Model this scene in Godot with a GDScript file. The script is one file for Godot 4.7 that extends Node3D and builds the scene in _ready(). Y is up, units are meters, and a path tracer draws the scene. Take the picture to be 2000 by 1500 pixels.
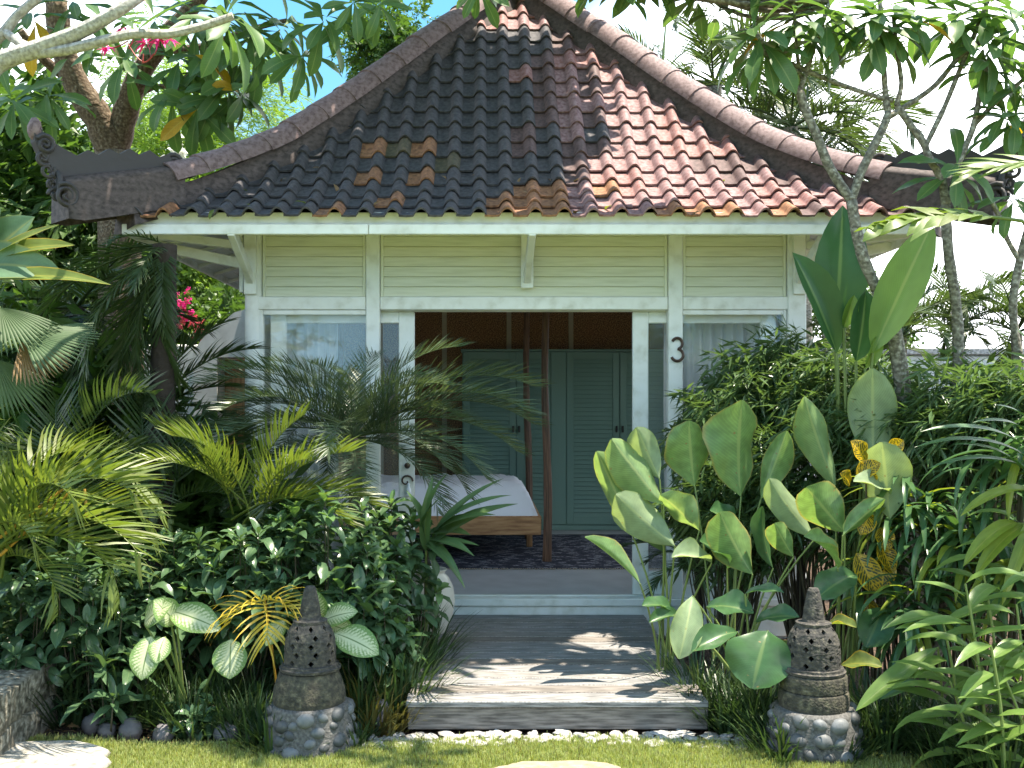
extends Node3D
# A white garden pavilion with a red tiled hip roof, seen across a small timber deck between tropical plants.
# Pixels of the photograph (2000 x 1500) become directions: focal length 2000 px, vanishing point (950, 800), eye 1.66 m above the lawn.
const EYE := 1.66
var rng := RandomNumberGenerator.new()
var M := {}
var taken := {}

func P(px: float, py: float, d: float) -> Vector3:
	return Vector3((px - 950.0) * d / 2000.0, EYE - (py - 800.0) * d / 2000.0, -d)

func rnd(a: float, b: float) -> float:
	return rng.randf_range(a, b)

# ---------- mesh builder: faces are given counter-clockwise as seen from outside ----------
class MB:
	var v := PackedVector3Array()
	var uv := PackedVector2Array()
	var c := PackedColorArray()
	var idx := PackedInt32Array()
	var col := Color.WHITE
	func vert(p: Vector3, t := Vector2.ZERO) -> int:
		v.append(p); uv.append(t); c.append(col)
		return v.size() - 1
	func tri(a: int, b: int, d: int) -> void:
		idx.append(a); idx.append(b); idx.append(d)
	func quad(a: int, b: int, d: int, e: int) -> void:
		tri(a, b, d); tri(a, d, e)
	func fquad(a: Vector3, b: Vector3, d: Vector3, e: Vector3, ua := Vector2.ZERO) -> void:
		var w := (b - a).length(); var h := (e - a).length()
		var i := vert(a, ua); vert(b, ua + Vector2(w, 0)); vert(d, ua + Vector2(w, h)); vert(e, ua + Vector2(0, h))
		quad(i, i + 1, i + 2, i + 3)
	func ftri(a: Vector3, b: Vector3, d: Vector3) -> void:
		var i := vert(a); vert(b); vert(d)
		tri(i, i + 1, i + 2)
	func box(lo: Vector3, hi: Vector3, bev := 0.0, off := Vector2.ZERO) -> void:
		# chamfered box; u runs along the longest side, in metres
		var s := hi - lo
		var ax := 0
		if s.y > s.x and s.y >= s.z: ax = 1
		elif s.z > s.x and s.z > s.y: ax = 2
		bev = minf(bev, minf(s.x, minf(s.y, s.z)) * 0.45)
		var mid := (lo + hi) * 0.5
		var h := s * 0.5
		for f in 6:
			var n := Vector3.ZERO; n[f / 2] = 1.0 if f % 2 == 0 else -1.0
			var u := Vector3.ZERO; u[(f / 2 + 1) % 3] = 1.0
			var w := n.cross(u)
			var pts := []
			for q in [[-1, -1], [1, -1], [1, 1], [-1, 1]]:
				var p := Vector3.ZERO
				for k in 3:
					var dir: float = n[k] + u[k] * q[0] + w[k] * q[1]
					p[k] = mid[k] + signf(dir) * (h[k] - (0.0 if absf(n[k]) > 0.5 else bev))
				pts.append(p)
			var base := v.size()
			for p in pts:
				var a: float = p[ax]
				var b: float
				if f / 2 == ax:
					a = p[(ax + 1) % 3]; b = p[(ax + 2) % 3]
				else:
					b = p[3 - ax - f / 2]
				vert(p, off + Vector2(a, b))
			quad(base, base + 1, base + 2, base + 3)
		if bev <= 0.0: return
		for e in 3:
			var k1 := (e + 1) % 3; var k2 := (e + 2) % 3
			for s1 in [-1.0, 1.0]:
				for s2 in [-1.0, 1.0]:
					var a := mid; var b := mid; var d := mid; var g := mid
					a[e] = mid[e] - h[e] + bev; b[e] = mid[e] + h[e] - bev; d[e] = b[e]; g[e] = a[e]
					a[k1] = mid[k1] + s1 * h[k1]; b[k1] = a[k1]; d[k1] = mid[k1] + s1 * (h[k1] - bev); g[k1] = d[k1]
					a[k2] = mid[k2] + s2 * (h[k2] - bev); b[k2] = a[k2]; d[k2] = mid[k2] + s2 * h[k2]; g[k2] = d[k2]
					var out := Vector3.ZERO; out[k1] = s1; out[k2] = s2
					if (b - a).cross(d - a).dot(out) > 0: fquad(a, b, d, g, off)
					else: fquad(a, g, d, b, off)
		for sx in [-1.0, 1.0]:
			for sy in [-1.0, 1.0]:
				for sz in [-1.0, 1.0]:
					var sg := Vector3(sx, sy, sz)
					var t := []
					for k in 3:
						var p := mid + sg * (h - Vector3.ONE * bev)
						p[k] = mid[k] + sg[k] * h[k]
						t.append(p)
					if (t[1] - t[0]).cross(t[2] - t[0]).dot(sg) > 0: ftri(t[0], t[1], t[2])
					else: ftri(t[0], t[2], t[1])
	func tube(path: Array, radii: Array, sides := 8, caps := true) -> void:
		var n := path.size()
		var up := Vector3.UP
		var t0: Vector3 = (path[1] - path[0]).normalized()
		if absf(t0.dot(up)) > 0.9: up = Vector3.RIGHT
		var side := t0.cross(up).normalized()
		var base := v.size()
		var run := 0.0
		for i in n:
			var t: Vector3 = (path[mini(i + 1, n - 1)] - path[maxi(i - 1, 0)]).normalized()
			side = (side - t * side.dot(t)).normalized()
			var b := t.cross(side)
			if i > 0: run += (path[i] - path[i - 1]).length()
			for k in sides + 1:
				var a := TAU * k / sides
				vert(path[i] + (side * cos(a) + b * sin(a)) * float(radii[i]), Vector2(float(k) / sides, run))
		var w := sides + 1
		for i in n - 1:
			for k in sides:
				var q := base + i * w + k
				quad(q, q + 1, q + w + 1, q + w)
		if caps:
			var c0 := vert(path[0]); var c1 := vert(path[n - 1])
			for k in sides:
				tri(c0, base + k + 1, base + k)
				tri(c1, base + (n - 1) * w + k, base + (n - 1) * w + k + 1)
	func lathe(prof: Array, sides := 24, at := Vector3.ZERO, sq := 0.0) -> void:
		# prof: Vector2(radius, height) from the bottom up; each ring band has its own verts so that edges stay crisp
		for i in prof.size() - 1:
			var p: Vector2 = prof[i]; var q: Vector2 = prof[i + 1]
			var base := v.size()
			for k in sides + 1:
				var a := TAU * k / sides
				var e := Vector3(cos(a), 0, -sin(a))
				vert(at + e * p.x + Vector3(0, p.y, 0), Vector2(a * 0.2, p.y))
				vert(at + e * q.x + Vector3(0, q.y, 0), Vector2(a * 0.2, q.y))
			for k in sides:
				var b := base + k * 2
				quad(b, b + 2, b + 3, b + 1)
	func lathe_s(prof: Array, sides := 24, at := Vector3.ZERO) -> void:
		var base := v.size()
		var w := sides + 1
		for p in prof:
			for k in w:
				var a := TAU * k / sides
				vert(at + Vector3(cos(a) * p.x, p.y, -sin(a) * p.x), Vector2(a * 0.2, p.y))
		for i in prof.size() - 1:
			for k in sides:
				var q := base + i * w + k
				quad(q, q + 1, q + w + 1, q + w)
	func commit(weld := false) -> ArrayMesh:
		var nn := PackedVector3Array(); nn.resize(v.size())
		var out := PackedInt32Array(); out.resize(idx.size())
		for i in range(0, idx.size(), 3):
			var a := idx[i]; var b := idx[i + 1]; var d := idx[i + 2]
			var n := (v[b] - v[a]).cross(v[d] - v[a])
			nn[a] += n; nn[b] += n; nn[d] += n
			out[i] = a; out[i + 1] = d; out[i + 2] = b
		if weld:
			var sum := {}
			for i in v.size():
				var k := v[i].snapped(Vector3.ONE * 0.0005)
				sum[k] = sum.get(k, Vector3.ZERO) + nn[i]
			for i in v.size(): nn[i] = sum[v[i].snapped(Vector3.ONE * 0.0005)]
		for i in nn.size():
			nn[i] = nn[i].normalized() if nn[i].length_squared() > 1e-20 else Vector3.UP
		var ar := []
		ar.resize(Mesh.ARRAY_MAX)
		ar[Mesh.ARRAY_VERTEX] = v; ar[Mesh.ARRAY_NORMAL] = nn; ar[Mesh.ARRAY_TEX_UV] = uv; ar[Mesh.ARRAY_COLOR] = c; ar[Mesh.ARRAY_INDEX] = out
		var m := ArrayMesh.new()
		m.add_surface_from_arrays(Mesh.PRIMITIVE_TRIANGLES, ar)
		return m

# ---------- nodes ----------
func numbered(called: String) -> String:
	var n: int = taken.get(called, 0)
	taken[called] = n + 1
	return called if n == 0 else "%s_%03d" % [called, n]

func tag(o: Node3D, label: String, category: String, group := "", kind := "") -> Node3D:
	if label: o.set_meta("label", label)
	if category: o.set_meta("category", category)
	if group: o.set_meta("group", group)
	if kind: o.set_meta("kind", kind)
	return o

func thing(called: String, label: String, category: String, at := Vector3.ZERO, group := "", kind := "") -> Node3D:
	var o := Node3D.new()
	o.name = numbered(called)
	add_child(o)
	o.position = at
	return tag(o, label, category, group, kind)

func part(parent: Node3D, called: String, mesh: Mesh, mat: Material, xf := Transform3D()) -> MeshInstance3D:
	var o := MeshInstance3D.new()
	o.name = numbered(called) if parent == self else called
	o.mesh = mesh
	o.material_override = mat
	o.transform = xf
	parent.add_child(o, true)
	return o

func partw(parent: Node3D, called: String, mesh: Mesh, mat: Material, xf := Transform3D()) -> MeshInstance3D:
	return part(parent, called, mesh, mat, parent.global_transform.affine_inverse() * xf)

func hold(parent: Node3D, called: String) -> Node3D:
	var o := Node3D.new()
	o.name = called
	parent.add_child(o, true)
	return o

func aim(dir: Vector3, up: Vector3, at: Vector3, s := 1.0) -> Transform3D:
	dir = dir.normalized()
	if absf(dir.dot(up.normalized())) > 0.98: up = Vector3(0.3, 0.2, 1.0)
	return Transform3D(Basis.looking_at(dir, up).scaled_local(Vector3.ONE * s), at)

func boxm(lo: Vector3, hi: Vector3, bev := 0.004) -> ArrayMesh:
	var b := MB.new()
	b.box(lo, hi, bev, Vector2(rnd(0, 7), rnd(0, 7)))
	return b.commit()

func swarm(parent: Node3D, called: String, mesh: Mesh, mat: Material, places: Array) -> MultiMeshInstance3D:
	var mm := MultiMesh.new()
	mm.transform_format = MultiMesh.TRANSFORM_3D
	mm.mesh = mesh
	mm.instance_count = places.size()
	for i in places.size(): mm.set_instance_transform(i, places[i])
	var o := MultiMeshInstance3D.new()
	o.name = called
	o.multimesh = mm
	o.material_override = mat
	o.set_meta("kind", "stuff")
	parent.add_child(o, true)
	return o

# ---------- textures and materials ----------
func ramp_tex(w: int, h: int, freq: Vector2, sd: int, stops: Array, oct := 4, warp := 0.0) -> ImageTexture:
	# seamless coloured noise; stops: [position, colour as sRGB]
	var n := FastNoiseLite.new()
	n.seed = sd; n.frequency = 1.0; n.fractal_octaves = oct
	n.noise_type = FastNoiseLite.TYPE_SIMPLEX_SMOOTH
	var g := Gradient.new()
	g.offsets = PackedFloat32Array(stops.map(func(s): return s[0]))
	g.colors = PackedColorArray(stops.map(func(s): return s[1]))
	var lut := []
	for i in 256: lut.append(g.sample(i / 255.0))
	var im := Image.create(w, h, false, Image.FORMAT_RGB8)
	for y in h:
		for x in w:
			var fx := float(x) / w; var fy := float(y) / h
			var a := n.get_noise_2d(fx * freq.x, fy * freq.y)
			# blend over the edges so that the tile repeats
			var bx := clampf((fx - 0.85) / 0.15, 0, 1); var by := clampf((fy - 0.85) / 0.15, 0, 1)
			if bx > 0: a = lerpf(a, n.get_noise_2d((fx - 1.0) * freq.x, fy * freq.y), bx)
			if by > 0:
				var a2 := n.get_noise_2d(fx * freq.x, (fy - 1.0) * freq.y)
				if bx > 0: a2 = lerpf(a2, n.get_noise_2d((fx - 1.0) * freq.x, (fy - 1.0) * freq.y), bx)
				a = lerpf(a, a2, by)
			im.set_pixel(x, y, lut[clampi(int((a * 0.75 + 0.5) * 255), 0, 255)])
	return ImageTexture.create_from_image(im)

func grey_tex(w: int, freq: Vector2, sd: int, oct := 4) -> ImageTexture:
	return ramp_tex(w, w, freq, sd, [[0.0, Color.BLACK], [1.0, Color.WHITE]], oct)

func lin(r: float, g: float, b: float) -> Color:
	return Color(r, g, b).linear_to_srgb()

func mat(called: String, color: Color, rough := 0.7, tex: Texture2D = null, scale := 1.0, tri := false, bump: Texture2D = null, bump_cm := 0.2) -> StandardMaterial3D:
	var m := StandardMaterial3D.new()
	m.resource_name = called
	m.albedo_color = color
	m.roughness = rough
	if tex: m.albedo_texture = tex
	m.uv1_scale = Vector3.ONE * scale
	if tri:
		m.uv1_triplanar = true
		m.uv1_world_triplanar = true
	if bump:
		m.heightmap_enabled = true
		m.heightmap_texture = bump
		m.heightmap_scale = bump_cm
	M[called] = m
	return m

func leaf_tex(base: Color, rib: Color, edge: Color, veins := 12, vein_gain := 0.12, blotch := 0.15, sd := 1, slant := 0.35, specks := 0) -> ImageTexture:
	# print of a leaf blade: midrib, slanting side veins, uneven green; linear colours in
	var im := Image.create(64, 192, false, Image.FORMAT_RGB8)
	var n := FastNoiseLite.new()
	n.seed = sd; n.frequency = 0.03
	for y in 192:
		for x in 64:
			var u := (x + 0.5) / 64.0; var t := (y + 0.5) / 192.0
			var s := absf(u - 0.5) * 2.0
			var c := base.lerp(edge, smoothstep(0.86, 1.0, s) * 0.85)
			var ph := (t - s * slant * 0.5) * veins
			var vv := pow(absf(cos(ph * PI)), 10.0)
			c = c * (1.0 + vein_gain * vv * (1.0 - s * 0.4))
			c = c * (1.0 + blotch * n.get_noise_2d(x * 1.5, y))
			c = c.lerp(rib, smoothstep(0.09, 0.03, s))
			c.a = 1.0
			im.set_pixel(x, y, c.linear_to_srgb())
	# a few dry specks and nibbled spots
	var r := RandomNumberGenerator.new(); r.seed = sd
	for k in specks:
		var x := r.randi_range(3, 60); var y := r.randi_range(8, 180)
		im.fill_rect(Rect2i(x, y, r.randi_range(1, 3), r.randi_range(1, 5)), Color(0.3, 0.2, 0.08).linear_to_srgb())
	return ImageTexture.create_from_image(im)

func leafmat(called: String, base: Color, rib: Color, rough := 0.4, thru := 0.8, veins := 12, gain := 0.12, edge = null, blotch := 0.15, slant := 0.35, specks := 0) -> StandardMaterial3D:
	var m := StandardMaterial3D.new()
	m.resource_name = called
	m.albedo_texture = leaf_tex(base, rib, base if edge == null else edge, veins, gain, blotch, hash(called) % 1000, slant, specks)
	m.roughness = rough
	m.backlight_enabled = true
	m.backlight = Color(thru, thru, thru * 0.45).linear_to_srgb()
	M[called] = m
	return m

# ---------- leaves ----------
func width_at(kind: String, t: float) -> float:
	match kind:
		"ellipse": return pow(sin(PI * clampf(t, 0, 1)), 0.75)
		"lance": return pow(sin(PI * pow(t, 0.8)), 0.9) * (1.0 - 0.25 * t)
		"obovate": return pow(sin(PI * pow(t, 1.35)), 0.7) * (0.45 + 0.55 * t) * 1.08
		"paddle": return pow(sin(PI * 0.5 * t / 0.58), 0.95) if t < 0.58 else pow(cos(PI * 0.5 * (t - 0.58) / 0.425), 0.68)
		"strap": return minf(1.0, 0.35 + t * 3.0) * pow(maxf(0.0, 1.0 - pow(t, 3.5)), 0.8)
		"blade": return pow(maxf(0.0, 1.0 - t), 0.6) * minf(1.0, 0.5 + t * 4)
	return 1.0

func leaf_mesh(len: float, wid: float, kind: String, arch := 0.6, fold := 0.25, n := 7, ripple := 0.0, cup := 0.0, sd := 1, m := 2) -> ArrayMesh:
	# base at the origin, running along -Z, upper face +Y; arch bends the tip down
	var b := MB.new()
	var p := Vector3.ZERO
	var r := RandomNumberGenerator.new(); r.seed = sd
	var ph := r.randf() * TAU
	var w := 2 * m + 1
	for i in n + 1:
		var t := float(i) / n
		var a := -arch * t
		var dir := Vector3(0, sin(a), -cos(a))
		var nor := Vector3(0, cos(a), sin(a))
		var hw := wid * 0.5 * width_at(kind, t) + 0.0006
		for k in w:
			var s := float(k - m) / m
			var lift := fold * absf(s) * hw + cup * s * s * hw + ripple * hw * s * s * sin(t * 11.0 + ph + s * 2.0)
			b.vert(p + Vector3(s * hw, 0, 0) * (1.0 - 0.25 * fold * absf(s)) + nor * lift, Vector2(0.5 + 0.5 * s, t))
		p += dir * len / n
	for i in n:
		for k in w - 1:
			var q := i * w + k
			b.quad(q, q + 1, q + w + 1, q + w)
	return b.commit()

func frond_mesh(len: float, pairs: int, ll: float, lw: float, arch := 1.2, ang := 0.9, droop := 0.8, vee := 0.35, sd := 1, bare := 0.18, rr := 0.009, ragged := 0.12) -> ArrayMesh:
	# pinnate palm leaf along -Z: stalk, rachis and leaflets
	var r := RandomNumberGenerator.new(); r.seed = sd
	var b := MB.new()
	var pts := []; var rad := []; var tan := []
	var p := Vector3.ZERO
	var n := 16
	var side_sway := r.randf_range(-0.25, 0.25)
	for i in n + 1:
		var t := float(i) / n
		var a := -arch * pow(t, 1.4)
		var d := Vector3(sin(side_sway * t), sin(a), -cos(a)).normalized()
		pts.append(p); tan.append(d); rad.append(rr * (1.05 - 0.9 * t))
		p += d * len / n
	b.col = Color(1.6, 1.5, 0.9)
	b.tube(pts, rad, 5, false)
	b.col = Color.WHITE
	for k in pairs:
		var t := bare + (1.0 - bare) * (k + 0.5) / pairs
		var f := t * n
		var i := mini(int(f), n - 1)
		var at: Vector3 = pts[i].lerp(pts[i + 1], f - i)
		var d: Vector3 = tan[i]
		var right := d.cross(Vector3.UP).normalized()
		var up := right.cross(d)
		var prof := sin(PI * pow(lerpf(0.12, 0.93, (t - bare) / (1.0 - bare)), 0.8))
		for s in [-1.0, 1.0]:
			var l := ll * (0.35 + 0.65 * prof) * r.randf_range(1.0 - ragged, 1.0 + ragged)
			var an := ang * lerpf(1.15, 0.45, t) + r.randf_range(-ragged, ragged)
			var dir = (right * s * sin(an) + d * cos(an) + up * (vee + r.randf_range(-ragged, ragged))).normalized()
			var q := at
			var g := r.randf_range(0.78, 1.2)
			b.col = Color(g * r.randf_range(0.9, 1.15), g, g)
			var first := b.v.size()
			var segs := 4
			for j in segs + 1:
				var u := float(j) / segs
				var wide := lw * 0.5 * (minf(1.0, 0.45 + u * 2.5) * (1.0 - pow(u, 2.2)) + 0.04)
				var nn = dir.cross(d).normalized() * s
				var across = nn.cross(dir).normalized()
				b.vert(q - across * wide, Vector2(0.05, u))
				b.vert(q + across * wide, Vector2(0.95, u))
				q += dir * l / segs
				dir = (dir + Vector3.DOWN * droop * (0.4 + u) / segs * r.randf_range(0.7, 1.3)).normalized()
			for j in segs:
				var o := first + j * 2
				b.quad(o, o + 1, o + 3, o + 2)
	return b.commit()

func fan_mesh(radius: float, segs := 26, spread := 2.1, split := 0.6, droop := 0.25, sd := 1) -> ArrayMesh:
	# pleated fan leaf: spreads from the origin along -Z
	var r := RandomNumberGenerator.new(); r.seed = sd
	var b := MB.new()
	for k in segs:
		var a0 := lerpf(-spread, spread, float(k) / segs); var a2 := lerpf(-spread, spread, float(k + 1) / segs)
		var am := (a0 + a2) * 0.5
		var rr := radius * (0.82 + 0.18 * cos(am * 0.8)) * r.randf_range(0.93, 1.04)
		var g := r.randf_range(0.85, 1.15)
		b.col = Color(g, g, g)
		var first := b.v.size()
		for j in 6:
			var t := float(j) / 5
			var rad := rr * t
			var half := (a2 - a0) * 0.5 * (1.0 if t <= split else 1.0 - pow((t - split) / (1.0 - split), 1.3))
			var y := -droop * rr * t * t * (0.6 + 0.4 * absf(sin(am)))
			for q in [[am - half, 0.0], [am, 0.018 * radius * minf(1, t * 2.5)], [am + half, 0.0]]:
				b.vert(Vector3(sin(q[0]) * rad, y + q[1], -cos(q[0]) * rad), Vector2(0.5 + (q[0] - am) / (a2 - a0) * 0.9, t))
		for j in 5:
			for q in 2:
				var o := first + j * 3 + q
				b.quad(o, o + 1, o + 4, o + 3)
	return b.commit()

func tuft_mesh(blades: int, len: float, wid: float, spread: float, sd: int, arch := 1.6) -> ArrayMesh:
	var r := RandomNumberGenerator.new(); r.seed = sd
	var b := MB.new()
	for k in blades:
		var a := r.randf() * TAU
		var out := Vector3(cos(a), 0, sin(a))
		var p := out * r.randf() * spread * 0.25
		var tilt := r.randf_range(0.05, spread * 3.0)
		var dir := (Vector3.UP + out * tilt).normalized()
		var l := len * r.randf_range(0.55, 1.1)
		var side := Vector3.UP.cross(out).normalized()
		var g := r.randf_range(0.7, 1.25)
		b.col = Color(g * r.randf_range(0.9, 1.2), g, g * 0.95)
		var first := b.v.size()
		var n := 5
		for j in n + 1:
			var t := float(j) / n
			var w := wid * 0.5 * (1.0 - pow(t, 2.0)) + 0.0004
			b.vert(p - side * w, Vector2(0.1, t)); b.vert(p + side * w, Vector2(0.9, t))
			p += dir * l / n
			dir = (dir + (out * 0.35 + Vector3.DOWN * 0.75) * arch * t / n * r.randf_range(0.6, 1.2)).normalized()
		for j in n:
			var o := first + j * 2
			b.quad(o, o + 1, o + 3, o + 2)
	return b.commit()

func stone_mesh(s: Vector3, sd: int, rough := 0.12, rows := 7, cols := 10) -> ArrayMesh:
	var n := FastNoiseLite.new(); n.seed = sd; n.frequency = 0.9
	var b := MB.new()
	for i in rows + 1:
		var f := PI * i / rows
		for k in cols + 1:
			var a := TAU * (k % cols) / cols
			var e := Vector3(sin(f) * cos(a), -cos(f), -sin(f) * sin(a))
			var g := 1.0 + rough * 2.0 * n.get_noise_3dv(e * 1.2)
			b.vert(e * s * g, Vector2(float(k) / cols, float(i) / rows))
	for i in rows:
		for k in cols:
			var q := i * (cols + 1) + k
			b.quad(q, q + 1, q + cols + 2, q + cols + 1)
	return b.commit(true)

func bow(a: Vector3, c: Vector3, lift: Vector3, n := 8) -> Array:
	var out := []
	for i in n + 1:
		var t := float(i) / n
		out.append(a.lerp(c, t) + lift * (4.0 * t * (1.0 - t)))
	return out

func taper(n: int, r0: float, r1: float) -> Array:
	var out := []
	for i in n: out.append(lerpf(r0, r1, float(i) / maxf(1, n - 1)))
	return out

func smooth_path(pts: Array, sub := 4) -> Array:
	var out := []
	for i in pts.size() - 1:
		var p0: Vector3 = pts[maxi(i - 1, 0)]; var p1: Vector3 = pts[i]; var p2: Vector3 = pts[i + 1]; var p3: Vector3 = pts[mini(i + 2, pts.size() - 1)]
		for k in sub: out.append(p1.cubic_interpolate(p2, p0, p3, float(k) / sub))
	out.append(pts[-1])
	return out

func limb(pix: Array, d: float, r0: float, r1: float, wob := 0.004, d_end := -1.0) -> ArrayMesh:
	# a branch from a list of pixels at depth d
	var pts := []
	for i in pix.size():
		var dd := d if d_end < 0 else lerpf(d, d_end, float(i) / (pix.size() - 1))
		pts.append(P(pix[i][0], pix[i][1], dd))
	pts = smooth_path(pts, 4)
	var rad := taper(pts.size(), r0, r1)
	for i in rad.size(): rad[i] = rad[i] * (1.0 + rnd(-0.08, 0.08))
	var b := MB.new()
	b.tube(pts, rad, 9)
	return b.commit()

# ---------- camera, sky, sun ----------
func set_up() -> void:
	rng.seed = 20240
	var cam := Camera3D.new()
	cam.name = "camera"
	add_child(cam)
	cam.position = Vector3(0, EYE, 0)
	cam.set_frustum(0.05 * 0.75, Vector2(0.05 * 50.0 / 2000.0, 0.05 * 50.0 / 2000.0), 0.05, 400.0)
	cam.current = true
	var env := Environment.new()
	env.background_mode = Environment.BG_SKY
	env.tonemap_mode = Environment.TONE_MAPPER_LINEAR
	env.tonemap_exposure = 3.05
	env.sdfgi_enabled = true
	env.ssao_enabled = true
	env.ssil_enabled = true
	var sky := Sky.new()
	var pan := PanoramaSkyMaterial.new()
	pan.panorama = sky_image()
	pan.energy_multiplier = 1.75
	sky.sky_material = pan
	env.sky = sky
	var we := WorldEnvironment.new()
	we.name = "world_environment"
	we.environment = env
	add_child(we)
	var sun := DirectionalLight3D.new()
	sun.name = "sun"
	sun.light_energy = 1.6
	sun.light_color = Color(1.0, 0.955, 0.88)
	sun.light_angular_distance = 0.55
	sun.shadow_enabled = true
	add_child(sun)
	sun.look_at_from_position(SUN * 10.0, Vector3.ZERO, Vector3.FORWARD)

const SUN := Vector3(0.30, 1.0, 0.035)

const SKY_SEED := 1208
var sky_noise := FastNoiseLite.new()

func cloud(e: Vector3) -> float:
	return sky_noise.get_noise_3dv(e * Vector3(1.0, 1.7, 1.0)) + 0.06

func sky_image() -> ImageTexture:
	# tropical sky: deep blue overhead, paler at the horizon, banks of white cloud all round
	var w := 768; var h := 384
	var im := Image.create(w, h, false, Image.FORMAT_RGBF)
	sky_noise.seed = SKY_SEED; sky_noise.frequency = 1.05; sky_noise.fractal_octaves = 5; sky_noise.fractal_gain = 0.45
	for y in h:
		var up := (0.5 - (y + 0.5) / h) * PI
		for x in w:
			var a := (x + 0.5) / w * TAU
			var e := Vector3(sin(a) * cos(up), sin(up), -cos(a) * cos(up))
			var hz := pow(1.0 - clampf(e.y, 0, 1), 3.0)
			var c := Color(0.03, 0.125, 0.24).lerp(Color(0.13, 0.25, 0.32), hz)
			c = c.lerp(Color(0.95, 0.98, 1.02), smoothstep(-0.12, 0.5, cloud(e)))
			im.set_pixel(x, y, c)
	return ImageTexture.create_from_image(im)

func make_materials() -> void:
	var fine := grey_tex(256, Vector2(26, 26), 5, 4)
	var mid := grey_tex(256, Vector2(9, 9), 6, 4)
	M["fine"] = fine; M["mid"] = mid
	# painted timber of the pavilion: off-white with faint dirt
	var paint_t := ramp_tex(256, 256, Vector2(7, 7), 21, [[0.0, lin(0.60, 0.61, 0.54)], [0.3, lin(0.71, 0.725, 0.675)], [0.5, lin(0.76, 0.78, 0.74)], [1.0, lin(0.80, 0.82, 0.79)]], 5)
	mat("paint", Color.WHITE, 0.5, paint_t, 0.9, true, fine, 0.02)
	var side_t := ramp_tex(256, 256, Vector2(3, 40), 22, [[0.0, lin(0.60, 0.61, 0.47)], [0.5, lin(0.69, 0.70, 0.56)], [1.0, lin(0.74, 0.75, 0.62)]], 4)
	mat("siding", Color.WHITE, 0.5, side_t, 0.8)
	mat("glass", Color(0.92, 0.97, 0.96, 0.04), 0.02)
	M.glass.transparency = BaseMaterial3D.TRANSPARENCY_ALPHA
	M.glass.metallic_specular = 0.5
	# roof tiles
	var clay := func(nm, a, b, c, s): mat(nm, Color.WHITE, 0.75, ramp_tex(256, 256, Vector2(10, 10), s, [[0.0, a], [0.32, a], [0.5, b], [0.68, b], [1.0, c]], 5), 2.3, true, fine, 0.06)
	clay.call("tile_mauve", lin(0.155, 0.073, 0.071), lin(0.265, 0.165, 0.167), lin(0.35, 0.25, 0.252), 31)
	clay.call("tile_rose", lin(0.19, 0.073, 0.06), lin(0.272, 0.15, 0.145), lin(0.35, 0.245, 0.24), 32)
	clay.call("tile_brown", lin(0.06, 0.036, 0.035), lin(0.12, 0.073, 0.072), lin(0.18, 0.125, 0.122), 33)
	clay.call("tile_slate", lin(0.035, 0.033, 0.037), lin(0.068, 0.064, 0.071), lin(0.12, 0.11, 0.115), 34)  # weathered tone that also carries tree shade in its colour
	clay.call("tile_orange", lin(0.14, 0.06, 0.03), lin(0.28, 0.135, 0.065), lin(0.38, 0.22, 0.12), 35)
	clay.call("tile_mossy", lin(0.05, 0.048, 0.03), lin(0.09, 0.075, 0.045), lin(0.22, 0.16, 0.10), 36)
	clay.call("hip_clay", lin(0.11, 0.07, 0.07), lin(0.21, 0.145, 0.147), lin(0.30, 0.225, 0.228), 37)
	clay.call("mortar", lin(0.04, 0.029, 0.027), lin(0.085, 0.064, 0.06), lin(0.15, 0.115, 0.11), 38)
	mat("carving", lin(0.05, 0.045, 0.048), 0.7, null, 1.0, true, mid, 0.6)
	# timber
	var deck_t := ramp_tex(512, 256, Vector2(5, 70), 41, [[0.0, lin(0.07, 0.068, 0.066)], [0.35, lin(0.155, 0.152, 0.15)], [0.6, lin(0.235, 0.231, 0.229)], [1.0, lin(0.34, 0.335, 0.332)]], 5)
	var deck_b := ramp_tex(512, 256, Vector2(4, 60), 42, [[0.0, Color.BLACK], [0.35, Color(0.5, 0.5, 0.5)], [1.0, Color.WHITE]], 4)
	mat("deck", Color.WHITE, 0.75, deck_t, 0.9, false, deck_b, 0.12)
	mat("deck_brown", lin(0.80, 0.73, 0.66), 0.8, deck_t, 0.9, false, deck_b, 0.12)
	mat("deck_pale", lin(1.0, 0.97, 0.93), 0.75, deck_t, 1.05, false, deck_b, 0.12)
	var teak_t := ramp_tex(512, 128, Vector2(3, 34), 43, [[0.0, lin(0.20, 0.085, 0.032)], [0.5, lin(0.40, 0.205, 0.085)], [1.0, lin(0.52, 0.30, 0.14)]], 5)
	mat("teak", Color.WHITE, 0.5, teak_t, 1.0)
	var post_t := ramp_tex(256, 256, Vector2(14, 3), 44, [[0.0, lin(0.045, 0.024, 0.014)], [0.5, lin(0.125, 0.064, 0.036)], [1.0, lin(0.22, 0.12, 0.07)]], 4)
	mat("post_wood", Color.WHITE, 0.5, post_t, 1.0)
	# room
	mat("cement_floor", Color.WHITE, 0.45, ramp_tex(256, 256, Vector2(6, 6), 51, [[0.0, lin(0.40, 0.40, 0.415)], [1.0, lin(0.50, 0.50, 0.52)]], 5), 0.6, true)
	var weave := ramp_tex(256, 256, Vector2(34, 34), 52, [[0.0, lin(0.04, 0.018, 0.008)], [0.45, lin(0.19, 0.085, 0.035)], [0.6, lin(0.28, 0.14, 0.06)], [1.0, lin(0.42, 0.24, 0.11)]], 3)
	mat("wall_board", Color.WHITE, 0.6, weave, 1.6, true)
	mat("batten", lin(0.42, 0.36, 0.27), 0.6)
	mat("room_white", lin(0.62, 0.62, 0.58), 0.8)
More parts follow.
